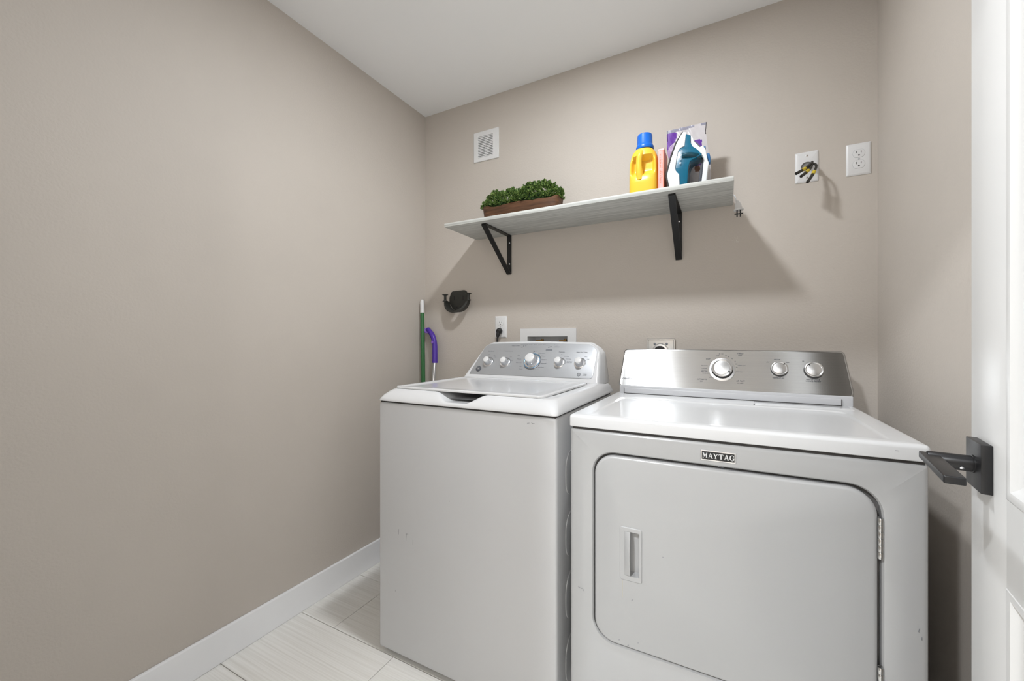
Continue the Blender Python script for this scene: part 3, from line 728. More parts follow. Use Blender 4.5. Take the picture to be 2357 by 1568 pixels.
# foliage: mound surface function plus many small leaves
def mound(x):
    u = x-PLC[0]
    h = .048+.030*math.exp(-((u-.115)/.062)**2)+.022*math.exp(-((u-.04)/.03)**2)+.018*math.exp(-((u+.045)/.030)**2)+.026*math.exp(-((u+.130)/.042)**2)
    return h*max(.0, 1-(abs(u)/.215)**6)
me_v, me_f, me_m = [], [], []
rnd = random.Random(3)
def leaf(p, d, up, L_, wdt, mi):
    s_ = d.cross(up)
    if s_.length < 1e-4: return
    s_.normalize(); n_ = s_.cross(d).normalized(); i0 = len(me_v)
    me_v.extend([p, p+d*L_*.5+s_*wdt*.5+n_*L_*.10, p+d*L_, p+d*L_*.5-s_*wdt*.5+n_*L_*.10, p+d*L_*.52-n_*L_*.05])
    for f in ((0, 1, 4), (1, 2, 4), (2, 3, 4), (3, 0, 4)): me_f.append(tuple(i0+k for k in f)); me_m.append(mi)
for i in range(2600):
    u = rnd.uniform(-.207, .207); v = rnd.uniform(-1, 1)
    x = PLC[0]+u; hh = mound(x)
    ang = rnd.uniform(.0, 1.0)*PI*.5 if rnd.random() < .8 else rnd.uniform(0, PI*.5)
    side = rnd.choice((-1, -1, -1, 1)); rr = .056*max(.25, 1-(abs(u)/.215)**5)
    y = PLC[1]+side*rr*math.cos(ang); z = SZ1+.071+hh*math.sin(max(ang, -.1))
    nrm = Vector((u*2.2, side*math.cos(ang), math.sin(ang)+.25)).normalized()
    # bumps of separate sprigs
    k_ = .012*math.sin(x*120+y*60)*math.sin(y*150+z*110)
    base_ = Vector((x, y, z))+nrm*k_
    for q in range(5):
        d = (nrm+Vector((rnd.uniform(-1, 1), rnd.uniform(-1, 1), rnd.uniform(-.7, .9)))*.9).normalized()
        leaf(base_+nrm*rnd.uniform(-.004, .005), d, Vector((rnd.uniform(-1, 1), rnd.uniform(-1, 1), rnd.uniform(-1, 1))), rnd.uniform(.007, .012), rnd.uniform(.004, .007), rnd.choices((0, 1, 2), (5, 3, 2))[0])
me = bpy.data.meshes.new('foliage'); me.from_pydata([tuple(p-P_.loc) for p in me_v], [], me_f)
for k in ('leaf', 'leaf_light', 'leaf_dark'): me.materials.append(M[k])
me.polygons.foreach_set('material_index', me_m)
o = bpy.data.objects.new('foliage', me); COL.objects.link(o); o.parent = P_.o; o['kind'] = 'stuff'
bm = NB(); loops = []
for i in range(25):
    x = PLC[0]-.195+.39*i/24; hh = mound(x)*.8; rr = .050*max(.2, 1-(abs(x-PLC[0])/.2)**6)
    loops.append([Vector((x, PLC[1]+rr*math.cos(PI*j/10), SZ1+.055+hh*math.sin(PI*j/10))) for j in range(11)])
loft(bm, loops); link('moss', bm, 'moss', P_)

# ------------------------------------------------------------------ detergent bottle
BC = (-.2895, 1.672)
B = TH('detergent_bottle', 'yellow plastic detergent bottle with a blue ribbed cap on the shelf', 'bottle', (BC[0], BC[1], SZ1))
def bsec(z, hx, hy, n=3.2, k=72, cut=0., dx=0.):
    out = []
    for i in range(k):
        t = 2*PI*i/k; c_, s_ = math.cos(t), math.sin(t)
        x = hx*math.copysign(abs(c_)**(2/n), c_); y = hy*math.copysign(abs(s_)**(2/n), s_)
        if y < 0 and cut:
            f = 1-sstep(.62, .90, abs(x)/hx); y = y*(1-cut*f)
        out.append(Vector((BC[0]+dx+x, BC[1]+y, z)))
    return out
prof = []
for h, hx, hy in ((0, .049, .036), (.003, .0525, .0395), (.012, .0545, .041), (.05, .0545, .041), (.075, .0543, .041), (.082, .0542, .041), (.088, .0541, .041), (.096, .0540, .041), (.105, .0538, .041), (.115, .0535, .041), (.125, .0530, .041), (.135, .0525, .0405), (.143, .051, .040), (.150, .0515, .0395), (.158, .0500, .038), (.166, .0475, .036), (.174, .0440, .034), (.181, .0390, .032), (.187, .0325, .030), (.192, .028, .028), (.200, .027, .027)):
    cut = .75*sstep(.074, .100, h)*(1-sstep(.143, .158, h))
    prof.append(bsec(SZ1+h, hx, hy, 3.4 if h < .15 else 2.3, cut=cut))
bm = NB(); loft(bm, prof); link('bottle_body', bm, 'yellow', B, autos=60)
bm = NB()
hp_ = spline([(BC[0]-.004, BC[1]-.018, SZ1+.172), (BC[0]-.010, BC[1]-.033, SZ1+.158), (BC[0]-.013, BC[1]-.036, SZ1+.125), (BC[0]-.012, BC[1]-.035, SZ1+.095), (BC[0]-.010, BC[1]-.028, SZ1+.066)], 6)
n_ = len(hp_); tube(bm, hp_, [.0165-.005*math.sin(PI*i/(n_-1)) for i in range(n_)], 16); link('bottle_handle', bm, 'yellow', B)
bm = NB(); k = 72
def cs(z, r, rib): return [Vector((BC[0]+.003+(r+rib*(1 if i % 3 == 0 else 0))*math.cos(2*PI*i/k), BC[1]+(r+rib*(1 if i % 3 == 0 else 0))*math.sin(2*PI*i/k), z)) for i in range(k)]
cz = SZ1+.196
loft(bm, [cs(cz-.008, .033, 0), cs(cz-.006, .034, 0), cs(cz+.004, .0335, 0), cs(cz+.010, .030, 0), cs(cz+.012, .0285, .0007), cs(cz+.048, .0275, .0007), cs(cz+.052, .0262, 0), cs(cz+.053, .024, 0)])
link('cap', bm, 'blue_cap', B, autos=30)

# ------------------------------------------------------------------ slim carton
K = TH('slim_carton', 'slim pink and orange cardboard box between the yellow bottle and the steam iron', 'box', (-.2225, 1.70, SZ1))
kb = (-.2330, -.2105, 1.645, 1.745, SZ1, 1.8615)
bm = NB(); box(bm, *kb, .0008, 1); link('carton_box', bm, 'orange', K)
bm = NB(); box(bm, kb[0]+.0012, kb[1]-.004, kb[2]-.0003, kb[2]+.001, kb[4]+.002, kb[5]-.007); link('front_panel', bm, 'pink', K, smooth=False)
bm = NB(); box(bm, kb[0]+.001, kb[1]-.002, kb[2]-.0005, kb[2]+.001, kb[5]-.006, kb[5]-.001); link('white_edge', bm, 'white_plastic', K, smooth=False)
bm = NB()
for i, (s, a, b_) in enumerate((('DRYER SHEETS', .04, .15), ('fresh scent', .055, .13))):
    x = -.2245+i*.0055; text_bm(bm, s, lambda u, v, x=x: Vector((x-v, kb[2]-.0006, SZ1+u)), a, b_, 0, .0045)
link('carton_lettering', bm, 'orange', K, smooth=False, small=True)

# ------------------------------------------------------------------ pouch behind the iron
PY0 = 1.735
Q = TH('detergent_pouch', 'glossy purple and white plastic pouch standing behind the steam iron', 'pouch', (-.13, PY0, SZ1))
kk = PY0/1.715
pout = [(-0.2099, 1.958), (-0.1587, 1.963), (-0.1231, 1.9629), (-0.1081, 1.9629), (-0.0752, 1.963), (-0.0660, 1.960), (-0.0671, 1.9365), (-0.0690, 1.9193), (-0.0638, 1.8675), (-0.0541, 1.8117), (-0.0509, 1.7574), (-0.0541, 1.6935), (-0.2073, 1.6935), (-0.2038, 1.7624), (-0.1989, 1.8225), (-0.2009, 1.8374), (-0.209, 1.8738)]
pout = [(x*kk, 1.125+(z-1.125)*kk if z > 1.70 else 1.6925) for x, z in pout]
def inpoly(x, y, P):
    c = False; n = len(P)
    for i in range(n):
        x1, y1 = P[i]; x2, y2 = P[i-1]
        if (y1 > y) != (y2 > y) and x < (x2-x1)*(y-y1)/(y2-y1)+x1: c = not c
    return c
def crop2w(a, b):     # design coordinates of the pouch print -> x, z
    px = 1520+a/9.22; py = 270+b/9.22; l = (px-1178.5)/935; sx = l*.88434-.46685; sy = l*.46685+.88434
    return (PY0*sx/sy, 1.125-(py-784)/935*PY0/sy)
def C2(L_): return [crop2w(a, b) for a, b in L_]
zones = [(C2([(150, 350), (350, 320), (350, 420), (320, 520), (240, 600), (180, 650), (140, 760), (110, 700), (120, 420)]), 1),
         (C2([(715, 490), (880, 470), (885, 650), (790, 560)]), 1), (C2([(715, 490), (790, 560), (885, 650), (850, 690), (740, 600)]), 4),
         (C2([(120, 650), (180, 650), (260, 590), (330, 600), (330, 760), (240, 900), (180, 900), (100, 760)]), 2),
         (C2([(130, 690), (190, 690), (180, 780), (240, 860), (215, 930), (120, 760)]), 1),
         (C2([(720, 960), (900, 900), (890, 1040), (760, 1060)]), 1), (C2([(730, 1080), (830, 1050), (860, 1130), (800, 1200), (740, 1190)]), 5)]
topz = crop2w(500, 190)[1]
bm = NB(); nu, nv = 70, 90
x0 = min(p[0] for p in pout); x1 = max(p[0] for p in pout); z0 = min(p[1] for p in pout); z1 = max(p[1] for p in pout)
def span(z):
    xs = []
    n = len(pout)
    for i in range(n):
        a, b_ = pout[i], pout[i-1]
        if (a[1] > z) != (b_[1] > z): xs.append(a[0]+(b_[0]-a[0])*(z-a[1])/(b_[1]-a[1]))
    return (min(xs), max(xs)) if len(xs) > 1 else None
rows = []
for j in range(nv+1):
    z = z0+(z1-.006-z0)*j/nv+.0005; sp = span(z) or span(z-.002); tz = (z-z0)/(z1-z0)
    thick = .026*(1-sstep(.0, .88, tz))+.0012
    rows.append((z, sp, thick))
for side in (-1, 1):
    V = []
    for z, sp, th in rows:
        V.append([bm.verts.new((sp[0]+(sp[1]-sp[0])*i/nu, PY0+side*(th*max(0, 1-abs(2*i/nu-1)**2.4)+.0003)+.0018*math.sin(i*.45+z*60)*math.sin(z*95+i*.13)*(1-abs(2*i/nu-1)), z)) for i in range(nu+1)])
    for j in range(nv):
        for i in range(nu):
            f = bm.faces.new((V[j][i], V[j][i+1], V[j+1][i+1], V[j+1][i])); c = f.calc_center_median()
            mi = 0
            if side < 0:
                for P2, k in zones:
                    if inpoly(c.x, c.z, P2): mi = k; break
                if c.z > topz-.016+(c.x+.2)*.02:
                    mi = 3 if (c.x > -.085 or -.15 < c.x < -.112 or c.z < topz) else 2
                    if -.11 < c.x < -.088: mi = 0
            f.material_index = mi
bmesh.ops.remove_doubles(bm, verts=bm.verts[:], dist=.0008)
link('pouch_body', bm, ['pouch', 'pouch_purple', 'pouch_lilac', 'pouch_grey', 'dark_print', 'pouch_brown'], Q, autos=80)

# ------------------------------------------------------------------ steam iron
IY = 1.655
I = TH('steam_iron', 'teal and white steam iron standing on its heel on the shelf', 'iron', (-.13, IY, SZ1))
IP = dict(
shell=[(-0.1437, 1.9048), (-0.1322, 1.9003), (-0.1338, 1.8865), (-0.1371, 1.8446), (-0.1519, 1.8389), (-0.1586, 1.826), (-0.1627, 1.8018), (-0.1677, 1.7634), (-0.1652, 1.7522), (-0.1536, 1.7357), (-0.1519, SZ1+.001), (-0.1885, SZ1+.001), (-0.1965, 1.7349), (-0.1965, 1.7475), (-0.182, 1.8058), (-0.1669, 1.8583), (-0.1536, 1.8875)],
sole=[(-0.1428, 1.906), (-0.1453, 1.903), (-0.1650, 1.8627), (-0.1800, 1.8156), (-0.1950, 1.7491), (-0.1952, 1.7347), (-0.1875, SZ1+.001), (-0.192, SZ1+.001), (-0.200, 1.7299), (-0.200, 1.7499), (-0.1846, 1.8173), (-0.1688, 1.866), (-0.147, 1.9047)],
teal=[(-0.1314, 1.8956), (-0.1257, 1.8881), (-0.1167, 1.8843), (-0.1175, 1.8562), (-0.1111, 1.8389), (-0.0934, 1.821), (-0.0823, 1.8046), (-0.0775, 1.7914), (-0.0838, 1.7953), (-0.1094, 1.7865), (-0.1175, 1.7802), (-0.1232, 1.7601), (-0.1273, SZ1+.001), (-0.1560, SZ1+.001), (-0.1560, 1.7357), (-0.1672, 1.7522), (-0.1697, 1.7634), (-0.1647, 1.8018), (-0.1606, 1.826), (-0.1539, 1.8389), (-0.1391, 1.8446), (-0.1358, 1.8865)],
handle=[(-0.1159, 1.8843), (-0.1084, 1.872), (-0.106, 1.8593), (-0.0862, 1.8335), (-0.0759, 1.8381), (-0.0665, 1.8187), (-0.0641, 1.8042), (-0.0602, 1.7809), (-0.0563, 1.7697), (-0.0602, 1.7427), (-0.0657, SZ1+.001), (-0.0823, SZ1+.001), (-0.0767, 1.7424), (-0.0736, 1.7766), (-0.0751, 1.7891), (-0.0838, 1.8067), (-0.095, 1.8231), (-0.1111, 1.8389), (-0.1167, 1.8525)],
grip=[(-0.0838, 1.7963), (-0.0767, 1.7895), (-0.0740, 1.7766), (-0.0770, 1.7424), (-0.0825, SZ1+.001), (-0.0942, SZ1+.001), (-0.0854, 1.7528), (-0.0815, 1.7782)],
button=[(-0.0657, 1.8098), (-0.0547, 1.8075), (-0.0516, 1.7947), (-0.0516, 1.7739), (-0.0571, 1.7741), (-0.0633, 1.7919)],
knob=[(-0.0751, 1.8397), (-0.0681, 1.8381), (-0.0673, 1.8336), (-0.0704, 1.823), (-0.0775, 1.8263)])
def iron_part(name, pts, hw, m, bev=.003, rad=.003, taper=True, lab=None):
    pts = rpoly(pts, rad, 3)
    def f(u, v, d):
        s_ = 1
        if taper: s_ = .28+.72*(1-max(0, min(1, (v-SZ1)/.216))**2.0)
        return Vector((u, IY-d*s_, v))
    b = NB(); loops = []
    for k in range(4): a = k/3*PI/2; loops.append([f(u, v, -(hw-bev*(1-math.sin(a)))) for u, v in inset(pts, bev*(1-math.sin(PI/2-a)) if False else bev*(1-math.cos(a)))])
    loops = loops[::-1]
    for k in range(4): a = k/3*PI/2; loops.append([f(u, v, hw-bev*(1-math.sin(a))) for u, v in inset(pts, bev*(1-math.cos(a)))])
    LL = loft(b, loops, cap0=False, cap1=False)
    for ring_ in (LL[0], LL[-1]):
        for tri in tessellate_polygon([[Vector((q.co.x, q.co.z, 0)) for q in ring_]]):
            try: b.faces.new([ring_[i] for i in tri])
            except ValueError: pass
    return link(name, b, m, I, autos=55, label=lab)
iron_part('soleplate', IP['sole'], .052, 'dark_line', .001, .001)
shell = iron_part('outer_shell', IP['shell'], .049, 'iron_white', .0025, .003, lab='white lower shell')
tb = iron_part('water_tank', IP['teal'], .044, 'teal', .0025, .003, lab='teal tank and body')
hn = iron_part('handle', IP['handle'], .020, 'iron_white', .002, .002, taper=False, lab='white handle')
iron_part('handle_grip', IP['grip'], .017, 'dark_grip', .002, .002, taper=False, lab='dark grey grip')
iron_part('steam_button', IP['button'], .012, 'blue_btn', .002, .002, taper=False, lab='blue steam trigger')
iron_part('steam_selector', IP['knob'], .008, 'blue_btn', .0015, .001, taper=False)
bm = NB(); tube(bm, spline([(-.143, IY-.034, 1.806), (-.125, IY-.038, 1.806), (-.105, IY-.034, 1.802), (-.083, IY-.024, 1.7985)], 5), .009, 10); link('tank_ridge', bm, 'teal_dark', I, parent=tb)
bm = NB()
for i, (x, z) in enumerate(((-.146, 1.822), (-.1478, 1.808), (-.1495, 1.794), (-.151, 1.7785))):
    torus(bm, (x, IY-.0440+(i*.0-.000)-.0015*(3-i)*-1.2, z), (0, -1, 0), .0032, .0006, 14, 5, .4*i, .4*i+PI*(1.1+.25*i)); tube(bm, [(x-.002, IY-.0425+.0018*(3-i)-.002, z-.003), (x+.003, IY-.0425+.0018*(3-i)-.002, z+.002)], .0004, 5)
link('setting_icons', bm, 'white_print', I, parent=tb, label='small white setting icons', small=True)
# power lead hanging over the right end of the shelf
R = TH('power_lead', 'white power lead with a two-pin plug hanging off the right end of the shelf', 'cord', (.030, 1.80, 1.62))
bm = NB(); tube(bm, spline([(-.055, 1.755, 1.6945), (-.02, 1.79, 1.6945), (.010, 1.805, 1.6945), (.0250, 1.806, 1.6925), (.0300, 1.800, 1.682), (.0325, 1.795, 1.668), (.0350, 1.79, 1.655)], 8), .0022, 8); link('cable', bm, 'iron_white', R)
bm = NB(); pc = Vector((.0400, 1.785, 1.640)); ax = Vector((.10, -.12, -1)).normalized()
def ps(h, a, b_):
    a, b_, h = a*1.3, b_*1.3, h*1.25
    c = pc+ax*h; u = Vector((1, 0, 0)); u = (u-ax*u.dot(ax)).normalized(); v = ax.cross(u)
    return [c+u*(a*sx)+v*(b_*sy) for sx, sy in ((-1, -.6), (-.6, -1), (.6, -1), (1, -.6), (1, .6), (.6, 1), (-.6, 1), (-1, .6))]
loft(bm, [ps(-.018, .003, .003), ps(-.014, .005, .004), ps(-.004, .0085, .006), ps(.008, .009, .0065), ps(.009, .0125, .009), ps(.013, .0125, .009)])
link('plug_body', bm, 'white_plastic', R, autos=40)
for s_ in (-1, 1):
    bm = NB(); c = pc+ax*.016+Vector((s_*.0055, 0, 0)); box(bm, c.x-.0022, c.x+.0022, c.y-.005, c.y+.005, c.z-.024, c.z+.001, .0004, 1); link('plug_pin', bm, 'black', R, label='dark flat pin')
bm = NB(); box(bm, .0270, .0560, 1.776, 1.781, 1.608, 1.612, .001, 1); link('pin_guard', bm, 'black', R)

# ------------------------------------------------------------------ vent grille
V = TH('vent_grille', 'square white louvred vent grille on the back wall near the ceiling', 'vent', (-1.147, YB, 2.178))
vx0, vx1, vz0, vz1 = -1.2255, -1.0690, 2.0975, 2.2595
BP = lambda u, v, d: Vector((u, YB-d, v))
gx0, gx1, gz0, gz1 = -1.1965, -1.1045, 2.118, 2.233
bm = NB(); outer = rpoly([(vx0, vz0), (vx1, vz0), (vx1, vz1), (vx0, vz1)], .002, 2); inner = [(gx0, gz0), (gx1, gz0), (gx1, gz1), (gx0, gz1)]
vo, vi = ring_face(bm, inset(outer, .002), inner, BP, .006); a = strip(vo, [BP(u, v, .0045) for u, v in outer]); a = strip(a, [BP(u, v, 0) for u, v in outer]); a = strip(vi, [BP(u, v, .0) for u, v in inner])
link('vent_frame', bm, 'white_plastic', V, autos=30)
bm = NB(); box(bm, gx0, gx1, YB-.0005, YB, gz0, gz1); link('vent_backing', bm, 'grey_print', V, smooth=False)
nl = 13; pz = (gz1-gz0)/nl; lm = None
for i in range(nl):
    z = gz0+pz*(i+.5)
    if lm is None:
        b = NB(); P = [(-.0002, -.0026), (-.0044, -.0030), (-.0048, -.0026), (-.0036, .0028), (-.0002, .0032)]
        loft(b, [[Vector((x, p[0], p[1])) for p in P] for x in (gx0+1.147, gx1+1.147)])
        bmesh.ops.recalc_face_normals(b, faces=b.faces[:]); lm = bpy.data.meshes.new('louvre'); b.to_mesh(lm); b.free(); lm.materials.append(M['white_plastic'])
    o = bpy.data.objects.new('louvre', lm); COL.objects.link(o); o.parent = V.o; o.location = (0, -.0006, z-2.178)
bm = NB(); box(bm, -1.1512, -1.1498, YB-.0050, YB-.001, gz0, gz1); link('centre_rib', bm, 'white_plastic', V, smooth=False)

# ------------------------------------------------------------------ outlets
def plate(bm, cx, cz, w_=.071, h_=.1145, dy=.006):
    pts = rpoly([(cx-w_/2, cz-h_/2), (cx+w_/2, cz-h_/2), (cx+w_/2, cz+h_/2), (cx-w_/2, cz+h_/2)], .003, 3)
    loft(bm, [[BP(u, v, 0) for u, v in pts], [BP(u, v, .002) for u, v in pts], [BP(u, v, dy-.001) for u, v in inset(pts, .004)], [BP(u, v, dy) for u, v in inset(pts, .0065)]])
def duplex(name, label, cx, cz, plugged=False):
    t = TH(name, label, 'outlet', (cx, YB, cz))
    b = NB(); plate(b, cx, cz); link('cover_plate', b, 'white_plastic', t, autos=25)
    for s_ in (1, -1):
        c = cz+s_*.0195
        pts = [(cx+.0172*math.cos(a), c+max(-.0142, min(.0142, .0172*math.sin(a)))) for a in [2*PI*k/36 for k in range(36)]]
        b = NB(); prism(b, pts, BP, .005, .0072, .0006); soc = link('socket', b, 'white_plastic', t, autos=30)
        b = NB(); prism(b, inset(pts, -.0007), BP, .005, .00625); link('socket_seam', b, 'grey_plastic', t, parent=soc, smooth=False)
        b = NB(); box(b, cx-.0072, cx-.0055, YB-.0074, YB-.006, c+.001, c+.0090); box(b, cx+.0055, cx+.0072, YB-.0074, YB-.006, c+.0015, c+.0085)
        lathe(b, [(.0026, 0), (.0026, .0004)], (cx, YB-.0071, c-.0062), (0, -1, 0), 12); link('socket_slots', b, 'dark_line', t, parent=soc, smooth=False, small=True)
    b = NB(); lathe(b, [(.003, 0), (.003, .001), (.0015, .0016)], (cx, YB-.006, cz), (0, -1, 0), 12); link('plate_screw', b, 'grey_plastic', t)
    return t
duplex('duplex_outlet', 'white double wall outlet alone on the right of the back wall, nothing plugged in', .4203, 1.7778)
duplex('duplex_outlet', 'white double wall outlet behind the washer with a black plug in its lower socket', -1.0562, 1.1965)
t = TH('washer_power_cord', 'black plug and cord hanging from the outlet behind the washer', 'cord', (-1.0562, YB, 1.17))
bm = NB(); c = Vector((-1.0562, YB-.0072, 1.177))
lathe(bm, [(.0125, 0), (.0150, .006), (.0155, .018), (.013, .026), (.009, .030)], c, (0, -1, -.15), 24)
tube(bm, spline([c+Vector((0, -.014, .002)), c+Vector((-.002, -.022, -.018)), c+Vector((-.004, -.024, -.034))], 5), [.0150]*2+[.013]*2+[.0105]*3+[.009]*2+[.0075]*2, 14)
link('plug', bm, 'black', t)
bm = NB(); tube(bm, spline([c+Vector((-.003, -.024, -.030)), c+Vector((-.005, -.024, -.06)), c+Vector((-.006, -.022, -.12)), c+Vector((-.01, -.02, -.30)), c+Vector((.0, -.03, -.5))], 6), .0052, 10); link('cord', bm, 'black', t)

# box with stripped wires
cx, cz = .2680, 1.7797
t = TH('wall_cover_plate', 'white wall plate with an open knockout hole, left of the empty double outlet', 'wall plate', (cx, YB, cz))
pts = rpoly([(cx-.0362, cz-.0573), (cx+.0362, cz-.0573), (cx+.0362, cz+.0573), (cx-.0362, cz+.0573)], .003, 3)
hole = [(cx+.0185*math.cos(2*PI*k/32), cz+.0185*math.sin(2*PI*k/32)) for k in range(32)]
bm = NB(); vo, vi = ring_face(bm, inset(pts, .0065), hole, BP, .006)
a = strip(vo, [BP(u, v, .005) for u, v in inset(pts, .004)]); a = strip(a, [BP(u, v, .002) for u, v in pts]); a = strip(a, [BP(u, v, 0) for u, v in pts]); a = strip(vi, [BP(u, v, .001) for u, v in hole])
link('cover_plate', bm, 'white_plastic', t, autos=25)
bm = NB(); prism(bm, inset(hole, -.001), BP, .0003, .0012); link('knockout', bm, 'grey_box', t, smooth=False)
for s_ in (1, -1):
    b = NB(); lathe(b, [(.0036, 0), (.0036, .0006), (.002, .0012)], (cx, YB-.006, cz+s_*.0415), (0, -1, 0), 12); link('plate_screw', b, 'steel', t)
t = TH('stripped_cable', 'three stub wires with dark insulation and yellow bands poking out of the wall plate', 'cable', (cx, YB, cz))
paths = [[(cx+.004, YB-.002, cz+.002), (cx+.012, YB-.03, cz+.006), (cx+.005, YB-.055, cz-.008), (cx-.020, YB-.09, cz-.036), (cx-.047, YB-.115, cz-.057)],
         [(cx+.002, YB-.002, cz-.002), (cx+.013, YB-.028, cz+.001), (cx+.008, YB-.055, cz-.014), (cx-.010, YB-.09, cz-.046), (cx-.033, YB-.117, cz-.070)],
         [(cx-.002, YB-.002, cz-.006), (cx+.004, YB-.030, cz-.004), (cx+.015, YB-.052, cz-.010), (cx+.018, YB-.072, cz-.028), (cx+.004, YB-.095, cz-.062), (cx-.014, YB-.115, cz-.093)]]
for pth in paths:
    sp = spline(pth, 8); n_ = len(sp)
    b = NB(); tube(b, sp, .0041, 10); wr = link('wire', b, 'wire', t)
    i0 = int(n_*.72); b = NB(); tube(b, sp[i0:i0+4], .0058, 10); link('yellow_band', b, 'yellow_tape', t, parent=wr)
    b = NB(); tube(b, sp[i0+3:], [.0052]*len(sp[i0+3:]), 10); link('wire_nut', b, 'wire', t, parent=wr)

# washer water box in the wall
t = TH('water_supply_box', 'white recessed laundry water box with brass valves behind the washer', 'water box', (-.79, YB, 1.06))
fo_ = [(-.939, .93), (-.6392, .93), (-.6392, 1.1857), (-.939, 1.1857)]; fi_ = [(WX0, WZ0), (WX1, WZ0), (WX1, WZ1), (WX0, WZ1)]
bm = NB(); vo, vi = ring_face(bm, fo_, fi_, BP, .006); a = strip(vo, [BP(u, v, 0) for u, v in fo_]); a = strip(vi, [BP(u, v, -.03) for u, v in inset(fi_, .0005)]); a = strip(a, [BP(u, v, -.095) for u, v in inset(fi_, .0008)]); bm.faces.new(a)
link('box_frame', bm, 'white_plastic', t, smooth=False)
for x, lab in ((-.842, None), (-.716, None)):
    bm = NB(); lathe(bm, [(.008, 0), (.008, .05), (.011, .052), (.011, .066), (.007, .068), (.007, .078)], (x, YB+.055, 1.055), (0, 0, 1), 16); lathe(bm, [(.009, 0), (.009, .03), (.012, .032), (.012, .04)], (x, YB+.055, 1.115), (0, -1, -.2), 14)
    v_ = link('valve', bm, 'brass', t)
    bm = NB(); box(bm, x-.018, x+.018, YB+.008, YB+.016, 1.1205, 1.1265, .002); link('valve_handle', bm, 'brass', t, parent=v_)
bm = NB(); tube(bm, [(-.716, YB+.03, 1.09), (-.716, YB+.01, 1.07), (-.716, YB-.03, 1.03), (-.716, YB-.05, .95)], .009, 12); link('hose', bm, 'black', t)
bm = NB(); tube(bm, [(-.842, YB+.03, 1.09), (-.842, YB+.01, 1.07), (-.842, YB-.03, 1.03), (-.842, YB-.05, .95)], .009, 12); link('hose', bm, 'black', t)

# steel outlet cover behind the dryer
t = TH('dryer_outlet', 'shiny steel outlet cover with a dark round plug, behind the dryer console', 'outlet', (-.2535, YB, 1.08))
pts = rpoly([(-.3115, 1.02), (-.195, 1.02), (-.195, 1.1335), (-.3115, 1.1335)], .002, 2)
bm = NB(); loft(bm, [[BP(u, v, 0) for u, v in pts], [BP(u, v, .009) for u, v in pts], [BP(u, v, .011) for u, v in inset(pts, .002)], [BP(u, v, .011) for u, v in inset(pts, .005)], [BP(u, v, .008) for u, v in inset(pts, .007)]])
link('cover_plate', bm, 'steel', t, autos=25)
bm = NB(); lathe(bm, [(.033, 0), (.033, .012), (.029, .016), (.020, .017)], (-.2535, YB-.008, 1.080), (0, -1, 0), 32); link('receptacle_collar', bm, 'chrome', t)
bm = NB(); lathe(bm, [(.022, 0), (.022, .022), (.018, .028)], (-.2535, YB-.02, 1.080), (0, -1, 0), 28); link('plug', bm, 'black', t)
for x in (-.278, -.229):
    bm = NB(); lathe(bm, [(.005, 0), (.005, .002), (.002, .004)], (x, YB-.008, 1.110), (0, -1, 0), 12); link('cover_screw', bm, 'grey_print', t)

# ------------------------------------------------------------------ black wall holder
hx, hz = -1.322, 1.356
t = TH('wall_holder', 'black plastic wall-mounted cradle holder below the left end of the shelf', 'wall hook', (hx, YB, hz))
bp = rpoly([(hx-.050, hz+.047), (hx+.042, hz+.050), (hx+.062, hz+.018), (hx+.062, hz-.02), (hx+.030, hz-.062), (hx-.035, hz-.062), (hx-.066, hz-.02), (hx-.066, hz+.012)], [.018, .02, .03, .03, .03, .03, .03, .03], 6)
bm = NB(); prism(bm, bp, BP, 0, .010, .004); bpl = link('back_plate', bm, 'charcoal', t, autos=40)
for x in (hx-.030, hx+.030):
    bm = NB(); prism(bm, rpoly([(x-.0035, hz-.006), (x+.0035, hz-.006), (x+.0035, hz+.018), (x-.0035, hz+.018)], .0028, 4), BP, .0098, .0106); link('screw_slot', bm, 'black_metal', t, parent=bpl, smooth=False)
for x in (hx-.014, hx+.012):
    bm = NB(); prism(bm, rpoly([(x-.005, hz-.050), (x+.006, hz-.047), (x+.006, hz-.041), (x-.005, hz-.042)], .002, 3), BP, .0098, .0106); link('screw_slot', bm, 'black_metal', t, parent=bpl, smooth=False)
# trough cradle: half ring bulging out from the wall, with a slot left open
def cra(a, y, rx, rz): return Vector((hx+.004+rx*math.cos(a), y, hz-.006+rz*math.sin(a)))
bm = NB(); n_ = 28
for part in ((-PI+.12, -PI*.62), (-PI*.50, -.12)):
    loops = []
    for i in range(n_//2+1):
        a = part[0]+(part[1]-part[0])*i/(n_//2); s_ = abs(math.sin(a))
        ya, yb = YB-.010, YB-.036-.026*s_
        loops.append([cra(a, ya, .072, .068), cra(a, yb, .079, .072), cra(a, yb-.003, .076, .069), cra(a, yb, .073, .066), cra(a, ya, .067, .063)])
    loft(bm, loops)
loops = []
for i in range(n_+1):      # outer rim band that joins both halves
    a = -PI+.05+(PI-.10)*i/n_; s_ = abs(math.sin(a)); yb = YB-.036-.026*s_
    loops.append([cra(a, yb+.022, .078, .071), cra(a, yb-.004, .081, .074), cra(a, yb-.006, .070, .062), cra(a, yb+.022, .070, .062)])
loft(bm, loops)
link('cradle', bm, 'charcoal', t, autos=40)
for sx in (-1, 1):
    x = hx+.004+sx*.078; y = YB-.036; b = NB()
    lathe(b, [(.015, 0), (.015, .003), (.008, .005), (.007, .012), (.007, .026), (.008, .034), (.017, .036), (.017, .039)], (x, y, hz-.012), (0, 0, 1), 20); link('end_post', b, 'charcoal', t, autos=30)

